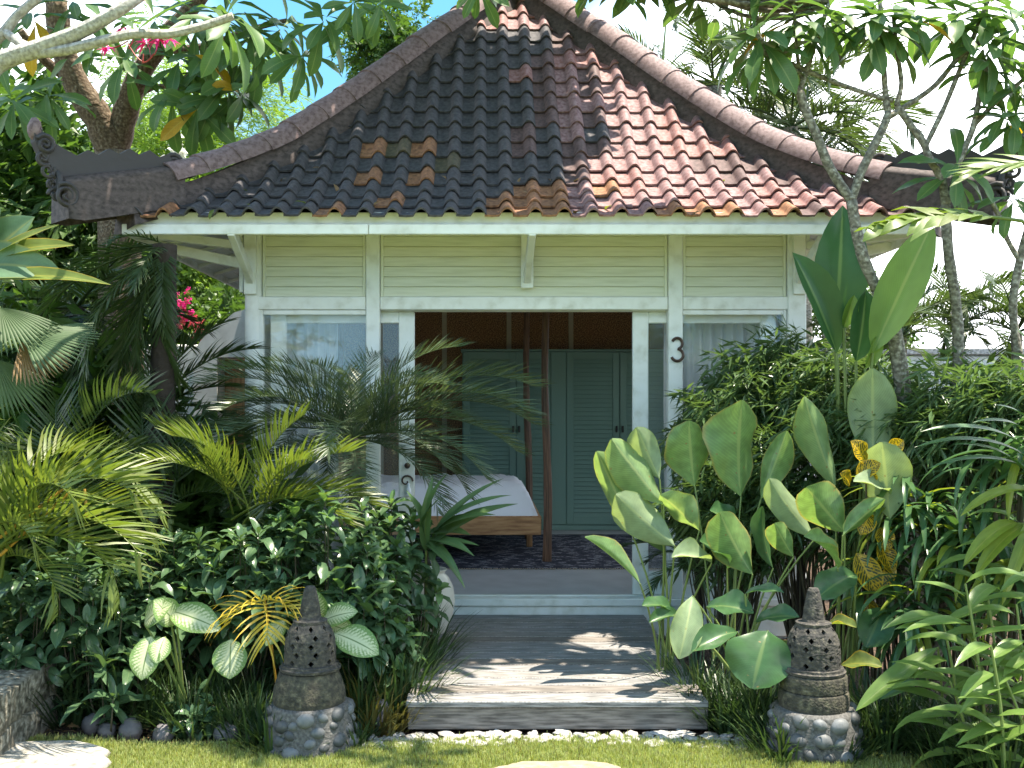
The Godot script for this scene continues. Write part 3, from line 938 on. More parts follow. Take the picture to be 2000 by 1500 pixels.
func hip_end(roof: Node3D, side: float) -> void:
	# clay end block with carved scrolls and an upturned crest
	var o := hold(roof, "hip_ornament")
	var out := Vector3(side, 0, 1).normalized()
	var acr := Vector3(side, 0, -1).normalized()
	var tip := hip_pt(side, -0.27)
	# rounded block that closes the hip
	var b := MB.new()
	var rows := []
	for i in 9:
		var t := float(i) / 8
		var d := lerpf(0.32, -0.25, t)
		var c := hip_pt(side, d)
		c.y = lerpf(roof_h(0.3) , 2.885, minf(1.0, t * 1.15))
		var top := lerpf(3.36, 3.15, t)
		var w := 0.135
		var ring := []
		for q in 9:
			var a := PI * q / 8
			ring.append(Vector3(c.x, 0, c.z) - acr * cos(a) * w * (1.0 if q > 0 and q < 8 else 1.02) + Vector3(0, lerpf(c.y, top - 0.10, 1.0) + 0.10 * sin(a) if q > 0 and q < 8 else c.y - 0.02, 0))
		rows.append(ring)
	for i in 8:
		for q in 8:
			if side < 0: b.fquad(rows[i][q], rows[i + 1][q], rows[i + 1][q + 1], rows[i][q + 1], Vector2(i * 0.08, q * 0.05))
			else: b.fquad(rows[i][q], rows[i][q + 1], rows[i + 1][q + 1], rows[i + 1][q], Vector2(i * 0.08, q * 0.05))
	for q in range(1, 8):
		if side < 0: b.ftri(rows[8][0], rows[8][q + 1], rows[8][q])
		else: b.ftri(rows[8][0], rows[8][q], rows[8][q + 1])
	part(o, "end_block", b.commit(true), M.mortar)
	var up := Vector3.UP
	var e := hip_pt(side, -0.255); e.y = 3.03
	# face scrolls on the end and on the front cheek
	part(o, "scroll", spiral(e + up * 0.06 + out * 0.02, acr, up, 0.09, 2.2, 0.02), M.carving)
	part(o, "scroll", spiral(e - acr * 0.12 - up * 0.02, out, up, 0.075, 2.0, 0.016, 1.0), M.carving)
	# crest: a row of curls along the ridge that climbs into an upturned tip
	for k in 5:
		var d := 0.30 - 0.13 * k
		var c := hip_pt(side, d); c.y = lerpf(3.345, 3.20, k / 4.0) + (0.02 if k % 2 == 0 else 0.0)
		part(o, "scroll", spiral(c - acr * 0.02, out, up, 0.062 + 0.008 * (k % 2), 1.9, 0.016, 2.6, -1.0), M.carving)
		part(o, "scroll", spiral(c + acr * 0.03, out, up, 0.052, 1.6, 0.018, 2.0, -1.0), M.carving)
	var crest := MB.new()
	var ol := [[0.30, 3.34], [0.27, 3.42], [0.22, 3.385], [0.17, 3.42], [0.12, 3.375], [0.07, 3.405], [0.02, 3.355], [-0.03, 3.38], [-0.08, 3.325], [-0.13, 3.345], [-0.18, 3.295], [-0.24, 3.325], [-0.29, 3.355], [-0.335, 3.41], [-0.355, 3.455], [-0.375, 3.42], [-0.37, 3.34], [-0.345, 3.27], [-0.30, 3.21], [-0.275, 3.12], [-0.25, 3.02], [0.0, 3.12], [0.28, 3.24]]
	var poly := PackedVector2Array()
	for p in ol: poly.append(Vector2(p[0], p[1]))
	var tris := Geometry2D.triangulate_polygon(poly)
	var at := func(p: Vector2, z: float) -> Vector3: return Vector3(XC + side * (HALF - p.x), p.y, ZE - p.x) + acr * z
	for z in [-0.035, 0.035]:
		for i in range(0, tris.size(), 3):
			var a: Vector3 = at.call(poly[tris[i]], z); var b2: Vector3 = at.call(poly[tris[i + 1]], z); var c2: Vector3 = at.call(poly[tris[i + 2]], z)
			if (b2 - a).cross(c2 - a).dot(acr * z) > 0: crest.ftri(a, b2, c2)
			else: crest.ftri(a, c2, b2)
	for i in poly.size():
		var p := poly[i]; var q := poly[(i + 1) % poly.size()]
		crest.fquad(at.call(p, -0.035), at.call(q, -0.035), at.call(q, 0.035), at.call(p, 0.035))
	part(o, "crest", crest.commit(), M.carving)
	var tp: Vector3 = at.call(Vector2(-0.325, 3.33), 0.0)
	part(o, "scroll", spiral(tp - acr * 0.04, out, up, 0.055, 1.8, 0.018, 0.5), M.carving)
	for k in 4:
		var q: Vector3 = at.call(Vector2(-0.262 - 0.018 * k, 3.02 + 0.075 * k), 0.0)
		part(o, "scroll", spiral(q + out * 0.02 - acr * 0.03, out, up, 0.045, 1.3, 0.014, k * 1.3), M.carving)
	part(o, "tip", stone_mesh(Vector3(0.045, 0.075, 0.045), 4, 0.1), M.hip_clay, Transform3D(Basis(), at.call(Vector2(-0.36, 3.42), 0.0)))

func bar(parent: Node3D, called: String, lo: Vector3, hi: Vector3, m: Material, bev := 0.006) -> MeshInstance3D:
	var a := Vector3(minf(lo.x, hi.x), minf(lo.y, hi.y), minf(lo.z, hi.z)); var b := Vector3(maxf(lo.x, hi.x), maxf(lo.y, hi.y), maxf(lo.z, hi.z))
	return part(parent, called, boxm(a, b, bev), m)

func strut(parent: Node3D, called: String, a: Vector3, b: Vector3, w: float, h: float, m: Material) -> MeshInstance3D:
	# square timber from a to b
	var l := (b - a).length()
	var mesh := boxm(Vector3(-w / 2, -h / 2, -l), Vector3(w / 2, h / 2, 0), 0.005)
	return part(parent, called, mesh, m, aim(b - a, Vector3.UP, a))

func build_house() -> Node3D:
	var h := thing("garden_pavilion", "white timber pavilion with a reddish pantile hip roof and the numeral 3", "pavilion")
	build_roof(h)
	var pt: Material = M.paint
	var top := 3.06
	# base: plinth, floor slab, sill and riser
	bar(h, "plinth", Vector3(XL, -0.05, ZB - 0.1), Vector3(XR, FLOOR - 0.03, ZW - 0.02), M.white_wall, 0.01)
	bar(h, "floor_slab", Vector3(XL + 0.02, FLOOR - 0.035, ZB + 0.0), Vector3(XR - 0.02, FLOOR, ZW - 0.16), M.cement_floor, 0.002)
	bar(h, "sill", Vector3(XL + 0.05, FLOOR - 0.05, ZW - 0.155), Vector3(XR - 0.05, FLOOR + 0.004, ZW + 0.03), pt)
	bar(h, "sill_track", Vector3(XL + 0.13, FLOOR + 0.004, ZW - 0.125), Vector3(XR - 0.13, FLOOR + 0.012, ZW - 0.085), pt, 0.002)
	bar(h, "riser", Vector3(XL + 0.03, 0.0, ZW - 0.018), Vector3(XR - 0.03, FLOOR - 0.052, ZW + 0.012), pt)
	# posts
	var cyl := MB.new()
	cyl.lathe_s([Vector2(0.068, 0.0), Vector2(0.068, top)], 20)
	for x in [XL + 0.07, XR - 0.07]:
		part(h, "corner_post", cyl.commit() if x < 0 else boxm(Vector3(-0.068, 0, -0.068), Vector3(0.068, top, 0.068), 0.008), pt, Transform3D(Basis(), Vector3(x, 0, ZW - 0.045)))
	bar(h, "window_jamb", Vector3(XL + 0.105, FLOOR + 0.005, ZW - 0.06), Vector3(XL + 0.145, 2.39, ZW + 0.004), pt)
	bar(h, "window_jamb", Vector3(XR - 0.165, FLOOR + 0.005, ZW - 0.06), Vector3(XR - 0.14, 2.39, ZW + 0.004), pt)
	bar(h, "post", Vector3(-0.881, FLOOR + 0.005, ZW - 0.075), Vector3(-0.78, top, ZW + 0.018), pt)
	bar(h, "post", Vector3(1.331, FLOOR + 0.005, ZW - 0.075), Vector3(1.436, top, ZW + 0.018), pt)
	# lintel in three lengths between the posts
	for s in [[XL + 0.105, -0.883], [-0.778, 1.329], [1.438, XR - 0.10]]:
		bar(h, "lintel", Vector3(s[0], 2.391, ZW - 0.07), Vector3(s[1], 2.487, ZW + 0.010), pt)
	bar(h, "wall_plate", Vector3(XL, 3.062, ZW - 0.12), Vector3(XR, 3.16, ZW + 0.02), pt)
	# lap siding above the lintel: every board leans out at its lower edge
	for s in [[XL + 0.14, -0.884], [-0.777, 1.328], [1.439, XR - 0.142]]:
		for k in 8:
			var y0 := 2.490 + k * 0.0735
			var b := MB.new()
			var l: float = s[0]; var r: float = s[1]
			var zb := ZW - 0.05
			var lo := ZW - 0.012; var hi := ZW - 0.026
			var y1 := y0 + 0.0715
			var off := Vector2(rnd(0, 3), rnd(0, 3))
			b.fquad(Vector3(l, y0, lo), Vector3(r, y0, lo), Vector3(r, y1, hi), Vector3(l, y1, hi), off)
			b.fquad(Vector3(l, y0, zb), Vector3(r, y0, zb), Vector3(r, y0, lo), Vector3(l, y0, lo), off)
			b.fquad(Vector3(l, y1, hi), Vector3(r, y1, hi), Vector3(r, y1, zb), Vector3(l, y1, zb), off)
			part(h, "siding_board", b.commit(), M.siding)
		bar(h, "siding_trim", Vector3(s[0] - 0.0, 2.488, ZW - 0.06), Vector3(s[0] + 0.022, top, ZW - 0.004), M.siding, 0.003)
		bar(h, "siding_trim", Vector3(s[1] - 0.022, 2.488, ZW - 0.06), Vector3(s[1], top, ZW - 0.004), M.siding, 0.003)
	# side and back walls with thickness, ceiling
	for x in [XL + 0.01, XR - 0.11]:
		var sw := hold(h, "side_wall")
		bar(sw, "pier", Vector3(x, FLOOR - 0.02, -8.1), Vector3(x + 0.1, top, ZW - 0.125), M.room_white)
		bar(sw, "pier", Vector3(x, FLOOR - 0.02, ZB), Vector3(x + 0.1, top, -11.3), M.room_white)
		bar(sw, "sill_wall", Vector3(x, FLOOR - 0.02, -11.298), Vector3(x + 0.1, 0.55, -8.102), M.room_white)
		bar(sw, "lintel", Vector3(x, 2.5, -11.298), Vector3(x + 0.1, top, -8.102), M.room_white)
		for k in 4:  # unseen side windows, added to brighten the room
			var zz := -11.298 + k * 1.0507
			bar(sw, "added_mullion", Vector3(x + 0.02, 0.551, zz), Vector3(x + 0.08, 2.499, zz + 0.044), pt, 0.003)
			if k < 3: bar(sw, "pane", Vector3(x + 0.047, 0.551, zz + 0.045), Vector3(x + 0.053, 2.499, zz + 1.05), M.glass, 0.0)
	bar(h, "back_wall", Vector3(XL, FLOOR - 0.02, ZB - 0.1), Vector3(XR, top, ZB - 0.001), M.wall_board)
	bar(h, "ceiling", Vector3(XL + 0.02, top + 0.105, ZB - 0.08), Vector3(XR - 0.02, top + 0.14, ZW - 0.14), M.room_white)
	for px in [868, 994, 1115, 1240, 745, 620]:
		var x = (px - 950) * 12.1 / 2000.0
		bar(h, "batten", Vector3(x - 0.028, FLOOR, ZB), Vector3(x + 0.028, top, ZB + 0.02), M.batten, 0.002)
	# fixed windows beside the opening
	for s in [[XL + 0.145, -0.883], [1.438, XR - 0.165]]:
		var w := hold(h, "window")
		bar(w, "frame", Vector3(s[0], 2.355, ZW - 0.045), Vector3(s[1], 2.389, ZW - 0.002), pt, 0.003)
		bar(w, "frame", Vector3(s[0], FLOOR + 0.006, ZW - 0.045), Vector3(s[1], FLOOR + 0.10, ZW - 0.002), pt, 0.003)
		bar(w, "pane", Vector3(s[0] + 0.002, FLOOR + 0.101, ZW - 0.028), Vector3(s[1] - 0.002, 2.354, ZW - 0.022), M.glass, 0.0)
	bar(h, "blind_chain", Vector3(XR - 0.192, 0.8, ZW - 0.07), Vector3(XR - 0.172, 2.38, ZW - 0.062), M.black_metal, 0.002)
	# two glazed leaves pushed behind the windows
	for s in [[-1.60, -0.532], [1.083, 2.15]]:
		var door := hold(h, "sliding_door")
		var z0 := ZW - 0.125; var z1 := ZW - 0.085
		var f := FLOOR + 0.014
		var st := 0.118
		bar(door, "stile", Vector3(s[0], f, z0), Vector3(s[0] + st, 2.385, z1), pt)
		bar(door, "stile", Vector3(s[1] - st, f, z0), Vector3(s[1], 2.385, z1), pt)
		bar(door, "rail", Vector3(s[0] + st, 2.30, z0 + 0.002), Vector3(s[1] - st, 2.385, z1 - 0.002), pt)
		bar(door, "rail", Vector3(s[0] + st, f, z0 + 0.002), Vector3(s[1] - st, f + 0.17, z1 - 0.002), pt)
		bar(door, "pane", Vector3(s[0] + st, f + 0.17, -7.608), Vector3(s[1] - st, 2.30, -7.602), M.glass, 0.0)
		if s[0] < 0:
			# round knob and ring pull with a tassel on the leading stile
			var kn := MB.new()
			kn.lathe_s([Vector2(0.0, 0.0), Vector2(0.02, 0.002), Vector2(0.021, 0.012), Vector2(0.012, 0.02), Vector2(0.018, 0.03), Vector2(0.022, 0.042), Vector2(0.015, 0.055), Vector2(0.0, 0.058)], 16)
			part(door, "knob", kn.commit(), M.bronze, Transform3D(Basis(Vector3.RIGHT, PI / 2), Vector3(-0.583, 1.247, z1)))
			part(door, "ring_pull", spiral(Vector3(-0.592, 1.13, z1 + 0.012), Vector3.RIGHT, Vector3.UP, 0.045, 1.0, 0.008), M.bronze)
			var ts := MB.new()
			ts.lathe_s([Vector2(0.0, 0.0), Vector2(0.022, 0.005), Vector2(0.018, 0.05), Vector2(0.008, 0.075), Vector2(0.012, 0.09), Vector2(0.0, 0.10)], 12)
			part(door, "tassel", ts.commit(), M.linen, Transform3D(Basis(), Vector3(-0.575, 1.02, z1 + 0.025)))
		else:
			var kn2 := MB.new()
			kn2.lathe_s([Vector2(0.0, 0.0), Vector2(0.02, 0.003), Vector2(0.015, 0.03), Vector2(0.0, 0.034)], 14)
			part(door, "knob", kn2.commit(), M.bronze, Transform3D(Basis(Vector3.RIGHT, PI / 2), Vector3(1.14, 1.247, z1)))
	bar(h, "door_track", Vector3(XL + 0.13, 2.386, ZW - 0.13), Vector3(XR - 0.13, 2.43, ZW - 0.08), pt, 0.003)
	# numeral 3 as a bent bronze bar on the post
	var pts := []
	var nc := Vector3(1.392, 2.10, ZW + 0.030)
	for i in 15:
		var a := lerpf(2.75, -1.35, i / 14.0)
		pts.append(nc + Vector3(cos(a) * 0.037, 0.042 + sin(a) * 0.040, 0))
	for i in 17:
		var a := lerpf(1.45, -2.8, i / 16.0)
		pts.append(nc + Vector3(cos(a) * 0.043, -0.042 + sin(a) * 0.044, 0))
	var nb := MB.new()
	nb.tube(pts, taper(pts.size(), 0.0105, 0.0105), 8)
	var num := part(h, "numeral", nb.commit(), M.bronze)
	num.set_meta("label", "bronze numeral 3 on the white post")
	# eaves: fascia, tilting fillet under the tiles, soffit boards, struts
	var y0 := 2.832; var y1 := 2.902
	var xa := XC - HALF; var xb := XC + HALF
	bar(h, "fascia", Vector3(xa + 0.04, y0, ZE - 0.075), Vector3(-0.79, y1, ZE - 0.045), pt, 0.005)
	bar(h, "fascia", Vector3(-0.786, y0, ZE - 0.075), Vector3(xb - 0.04, y1, ZE - 0.045), pt, 0.005)
	bar(h, "eaves_board", Vector3(xa + 0.09, y1 - 0.01, ZE - 0.098), Vector3(xb - 0.09, 2.985, ZE - 0.077), pt, 0.003)
	for x in [xa + 0.04, xb - 0.07]:
		bar(h, "fascia", Vector3(x, y0 + 0.001, ZE - 2 * HALF), Vector3(x + 0.03, y1 - 0.001, ZE - 0.077), pt, 0.005)
	# soffit boards follow the slope
	for side in [-1.0, 1.0]:
		for k in 7:
			var a := 0.075 + k * 0.1; var b := a + 0.094
			var m := MB.new()
			var zz := ZE - 0.035
			var q0 := Vector3(XC + side * (HALF - a), 2.86 + a * 0.30, zz - a); var q1 := Vector3(XC + side * (HALF - b), 2.86 + b * 0.30, zz - b)
			var r0 := Vector3(q0.x, q0.y, ZE - 2 * HALF + a); var r1 := Vector3(q1.x, q1.y, ZE - 2 * HALF + b)
			if side < 0: m.fquad(q0, r0, r1, q1)
			else: m.fquad(q0, q1, r1, r0)
			for p in [[q0, r0], [q1, r1]]: m.fquad(p[0], p[1], p[1] + Vector3(0, 0.018, 0), p[0] + Vector3(0, 0.018, 0))
			part(h, "soffit_board", m.commit(), pt)
		for k in 9:
			var z := ZE - 0.75 - k * 0.5
			strut(h, "rafter", Vector3(XC + side * (HALF - 0.72), 3.055, z), Vector3(XC + side * (HALF - 0.075), 2.853, z), 0.035, 0.03, pt)
	for k in 7:
		var a := 0.075 + k * 0.1; var b := a + 0.094
		var m := MB.new()
		var q0 := Vector3(xa + a, 2.86 + a * 0.30, ZE - 0.035 - a); var q1 := Vector3(xa + b, 2.86 + b * 0.30, ZE - 0.035 - b)
		m.fquad(q0, q1, Vector3(2 * XC - q1.x, q1.y, q1.z), Vector3(2 * XC - q0.x, q0.y, q0.z))
		part(h, "soffit_board", m.commit(), pt)
	# brackets: a plate on the post, an arm and a raking strut
	for x in [XL + 0.06, 0.297, XR - 0.06]:
		var br := hold(h, "bracket")
		bar(br, "plate", Vector3(x - 0.045, 2.50 if x != 0.297 else 2.545, ZW + 0.024), Vector3(x + 0.045, 2.96, ZW + 0.05), pt, 0.004)
		strut(br, "arm", Vector3(x, 2.61, ZW + 0.04), Vector3(x + 0.01, 2.86, ZE - 0.06), 0.05, 0.075, pt)
	for side in [-1.0, 1.0]:
		var px := XL if side < 0 else XR
		var br := hold(h, "bracket")
		bar(br, "plate", Vector3(px - 0.03 * (1 if side < 0 else -1), 2.52, ZW - 0.085), Vector3(px, 2.96, ZW + 0.005), pt, 0.004)
		strut(br, "arm", Vector3(px, 2.73, ZW - 0.04), Vector3(XC + side * (HALF - 0.06), 2.865, ZW - 0.04), 0.05, 0.075, pt)
		strut(br, "arm", Vector3(px, 2.86, ZW - 0.02), Vector3(XC + side * (HALF - 0.05), 2.86, ZE - 0.06), 0.05, 0.06, pt)
	return h

# ---------- the room ----------
func build_room() -> void:
	# wardrobe
	var zf := -11.72
	var sc := 11.72 / 2000.0
	var yl := FLOOR + 0.004
	var ytop := 1.66 + (800 - 682) * sc
	var w := thing("wardrobe", "sage green louvred wardrobe along the back wall of the room", "wardrobe", Vector3((1100 - 950) * sc, yl, zf - 0.15))
	var g := func(px: float) -> float: return (px - 950) * sc - w.position.x
	var H := ytop - yl
	bar(w, "carcass", Vector3(g.call(903), 0.02, -0.2), Vector3(g.call(1318), H - 0.03, 0.12), M.sage, 0.004)
	bar(w, "cornice", Vector3(g.call(900), H - 0.028, -0.2), Vector3(g.call(1321), H, 0.165), M.sage)
	bar(w, "kick_board", Vector3(g.call(905), 0.0, -0.18), Vector3(g.call(1316), 0.06, 0.135), M.sage)
	bar(w, "filler", Vector3(g.call(1076), 0.065, 0.122), Vector3(g.call(1106), H - 0.032, 0.148), M.sage)
	for dd in [[905, 1007.5], [1009, 1075], [1107, 1209.5], [1211, 1316]]:
		var door := hold(w, "door")
		var a: float = g.call(dd[0]); var b: float = g.call(dd[1])
		var y0 := 0.065; var y1 := H - 0.034
		var s := 0.075
		bar(door, "stile", Vector3(a, y0, 0.123), Vector3(a + s, y1, 0.15), M.sage, 0.003)
		bar(door, "stile", Vector3(b - s, y0, 0.123), Vector3(b, y1, 0.15), M.sage, 0.003)
		bar(door, "rail", Vector3(a + s, y1 - 0.08, 0.124), Vector3(b - s, y1, 0.149), M.sage, 0.003)
		bar(door, "rail", Vector3(a + s, y0, 0.124), Vector3(b - s, y0 + 0.09, 0.149), M.sage, 0.003)
		var n := 36
		var slat := boxm(Vector3(-(b - a - 2 * s) / 2, -0.028, -0.004), Vector3((b - a - 2 * s) / 2, 0.028, 0.004), 0.002)
		for k in n:
			part(door, "slat", slat, M.sage, Transform3D(Basis(Vector3.RIGHT, -0.32), Vector3((a + b) / 2, lerpf(y0 + 0.115, y1 - 0.105, float(k) / (n - 1)), 0.135)))
		var hx: float = b - 0.03 if dd[0] in [905, 1107] else a + 0.03
		bar(door, "handle", Vector3(hx - 0.012, (838 - 1037) * -sc - 0.045, 0.151), Vector3(hx + 0.012, (838 - 1037) * -sc + 0.03, 0.172), M.black_metal, 0.004)
	# bed: rough posts, rails, mattress under a white duvet
	var bed := thing("canopy_bed", "wooden four-poster bed with rough brown posts inside the pavilion", "bed", Vector3(-0.4, FLOOR + 0.012, -10.1))
	var at := func(p: Vector3) -> Vector3: return p - bed.position
	var xr := 0.50; var xl := -1.55
	var posts := [[P(1068, 1098, 9.3), P(1066, 560, 9.3)], [Vector3(0.45, FLOOR, -10.95), Vector3(0.43, 2.9, -10.95)], [Vector3(xl, FLOOR, -9.3), Vector3(xl + 0.02, 2.9, -9.3)], [Vector3(xl, FLOOR, -10.95), Vector3(xl, 2.9, -10.95)]]
	for p in posts:
		var pth := []; var rad := []
		var lo: Vector3 = p[0]; var hi: Vector3 = p[1]
		lo.y = FLOOR + 0.012
		for i in 13:
			var t := i / 12.0
			pth.append(at.call(lo.lerp(hi, t) + Vector3(sin(t * 7.0) * 0.012, 0, cos(t * 5.0) * 0.01)))
			rad.append((0.041 - 0.010 * t) * (1.0 + rnd(-0.07, 0.07)))
		var b := MB.new()
		b.tube(pth, rad, 10)
		part(bed, "post", b.commit(), M.post_wood)
	bar(bed, "rail", at.call(Vector3(xl, 0.52, -9.35)), at.call(Vector3(xr, 0.692, -9.30)), M.teak)
	bar(bed, "rail", at.call(Vector3(xl, 0.52, -10.95)), at.call(Vector3(xr - 0.05, 0.692, -10.9)), M.teak)
	bar(bed, "end_board", at.call(Vector3(xr - 0.04, 0.53, -10.89)), at.call(Vector3(xr, 0.685, -9.36)), M.teak)
	bar(bed, "headboard", at.call(Vector3(xl - 0.03, 0.5, -10.9)), at.call(Vector3(xl + 0.02, 1.5, -9.36)), M.teak)
	bar(bed, "slat_base", at.call(Vector3(xl + 0.03, 0.57, -10.88)), at.call(Vector3(xr - 0.045, 0.60, -9.36)), M.teak)
	bar(bed, "foot", at.call(Vector3(0.40, FLOOR + 0.012, -10.3)), at.call(Vector3(0.46, 0.53, -10.24)), M.teak)
	# mattress with duvet: a soft slab with wrinkles
	var mt := thing("mattress", "white duvet and mattress lying on the wooden bed", "bedding", Vector3(-0.5, 0.605, -10.1))
	var mb := MB.new()
	var n2 := FastNoiseLite.new(); n2.seed = 12; n2.frequency = 2.2
	var nu := 46; var nv := 30
	var x0 := xl + 0.04 + 0.5; var x1 := xr - 0.01 + 0.5
	for j in nv + 1:
		for i in nu + 1:
			var u := float(i) / nu; var v := float(j) / nv
			var ex := minf(minf(u * 2.05, (1 - u) * 2.05), minf(v * 1.55, (1 - v) * 1.55))
			var round := 1.0 - pow(1.0 - clampf(ex / 0.30, 0, 1), 2.6)
			var y := 0.03 + 0.345 * round
			var wr := n2.get_noise_2d(u * 3.2 + v * 1.2, v * 2.6) * 0.04 * smoothstep(0.0, 0.15, ex) + n2.get_noise_2d(u * 9.0, v * 6.0 + 30.0) * 0.022
			mb.vert(Vector3(lerpf(x0, x1, u), y + wr, lerpf(0.80, -0.76, v)), Vector2(u * 2, v * 1.5))
	for j in nv:
		for i in nu:
			var q := j * (nu + 1) + i
			mb.quad(q, q + 1, q + nu + 2, q + nu + 1)
	part(mt, "duvet", mb.commit(), M.linen)
	bar(mt, "mattress_core", Vector3(x0 + 0.03, 0.0, -0.74), Vector3(x1 - 0.03, 0.16, 0.74), M.linen, 0.05)
	# rug, a thin slab with a fringed edge
	var rg := thing("rug", "dark indigo patterned rug with frayed pale edge under the bed", "rug", Vector3(0.5, FLOOR, -10.0))
	var rb := MB.new()
	rb.box(Vector3(-1.9, 0.001, -1.3), Vector3(1.55, 0.010, 1.10), 0.003)
	part(rg, "pile", rb.commit(), M.rug)
	var fr := MB.new()
	for k in 260:
		var x := -1.9 + 3.45 * k / 260.0 + rnd(-0.006, 0.006)
		var l := rnd(0.02, 0.065)
		fr.tube([Vector3(x, 0.005, 1.10), Vector3(x + rnd(-0.012, 0.012), 0.004, 1.10 + l)], [0.005, 0.003], 4, false)
	part(rg, "fringe", fr.commit(), M.fringe)
	# curtains gathered behind the side windows
	for c in [[1.35, 2.16, "pale grey pleated curtain behind the window beside the numeral", -7.78], [-1.62, -1.12, "pale grey curtain gathered behind the window beside the round corner post", -7.78]]:
		var cb := MB.new()
		var nn := int((c[1] - c[0]) / 0.012)
		var t := thing("curtain", c[2], "curtain", Vector3((c[0] + c[1]) / 2, FLOOR + 0.03, c[3]))
		for i in nn + 1:
			var x: float = lerpf(c[0], c[1], float(i) / nn) - t.position.x
			var ph = float(i) / nn * (c[1] - c[0]) / 0.082 * TAU
			for k in 7:
				var y := 2.10 * k / 6.0
				cb.vert(Vector3(x + sin(ph * 0.5 + k) * 0.004, y, 0.034 * sin(ph + 0.25 * sin(k * 1.3)) + 0.008 * sin(ph * 0.37)), Vector2(x, y))
		for i in nn:
			for k in 6:
				var q := i * 7 + k
				cb.quad(q, q + 7, q + 8, q + 1)
		part(t, "cloth", cb.commit(), M.curtain)
		var rod := MB.new()
		rod.tube([Vector3(c[0] - t.position.x - 0.05, 2.105, 0), Vector3(c[1] - t.position.x + 0.05, 2.105, 0)], [0.012, 0.012], 8)
		part(t, "rod", rod.commit(), M.black_metal)

func rebase(o: Node3D, at: Vector3) -> void:
	# move a thing's origin to its base without moving its parts
	for c in o.get_children(): c.position -= at - o.position
	o.position = at

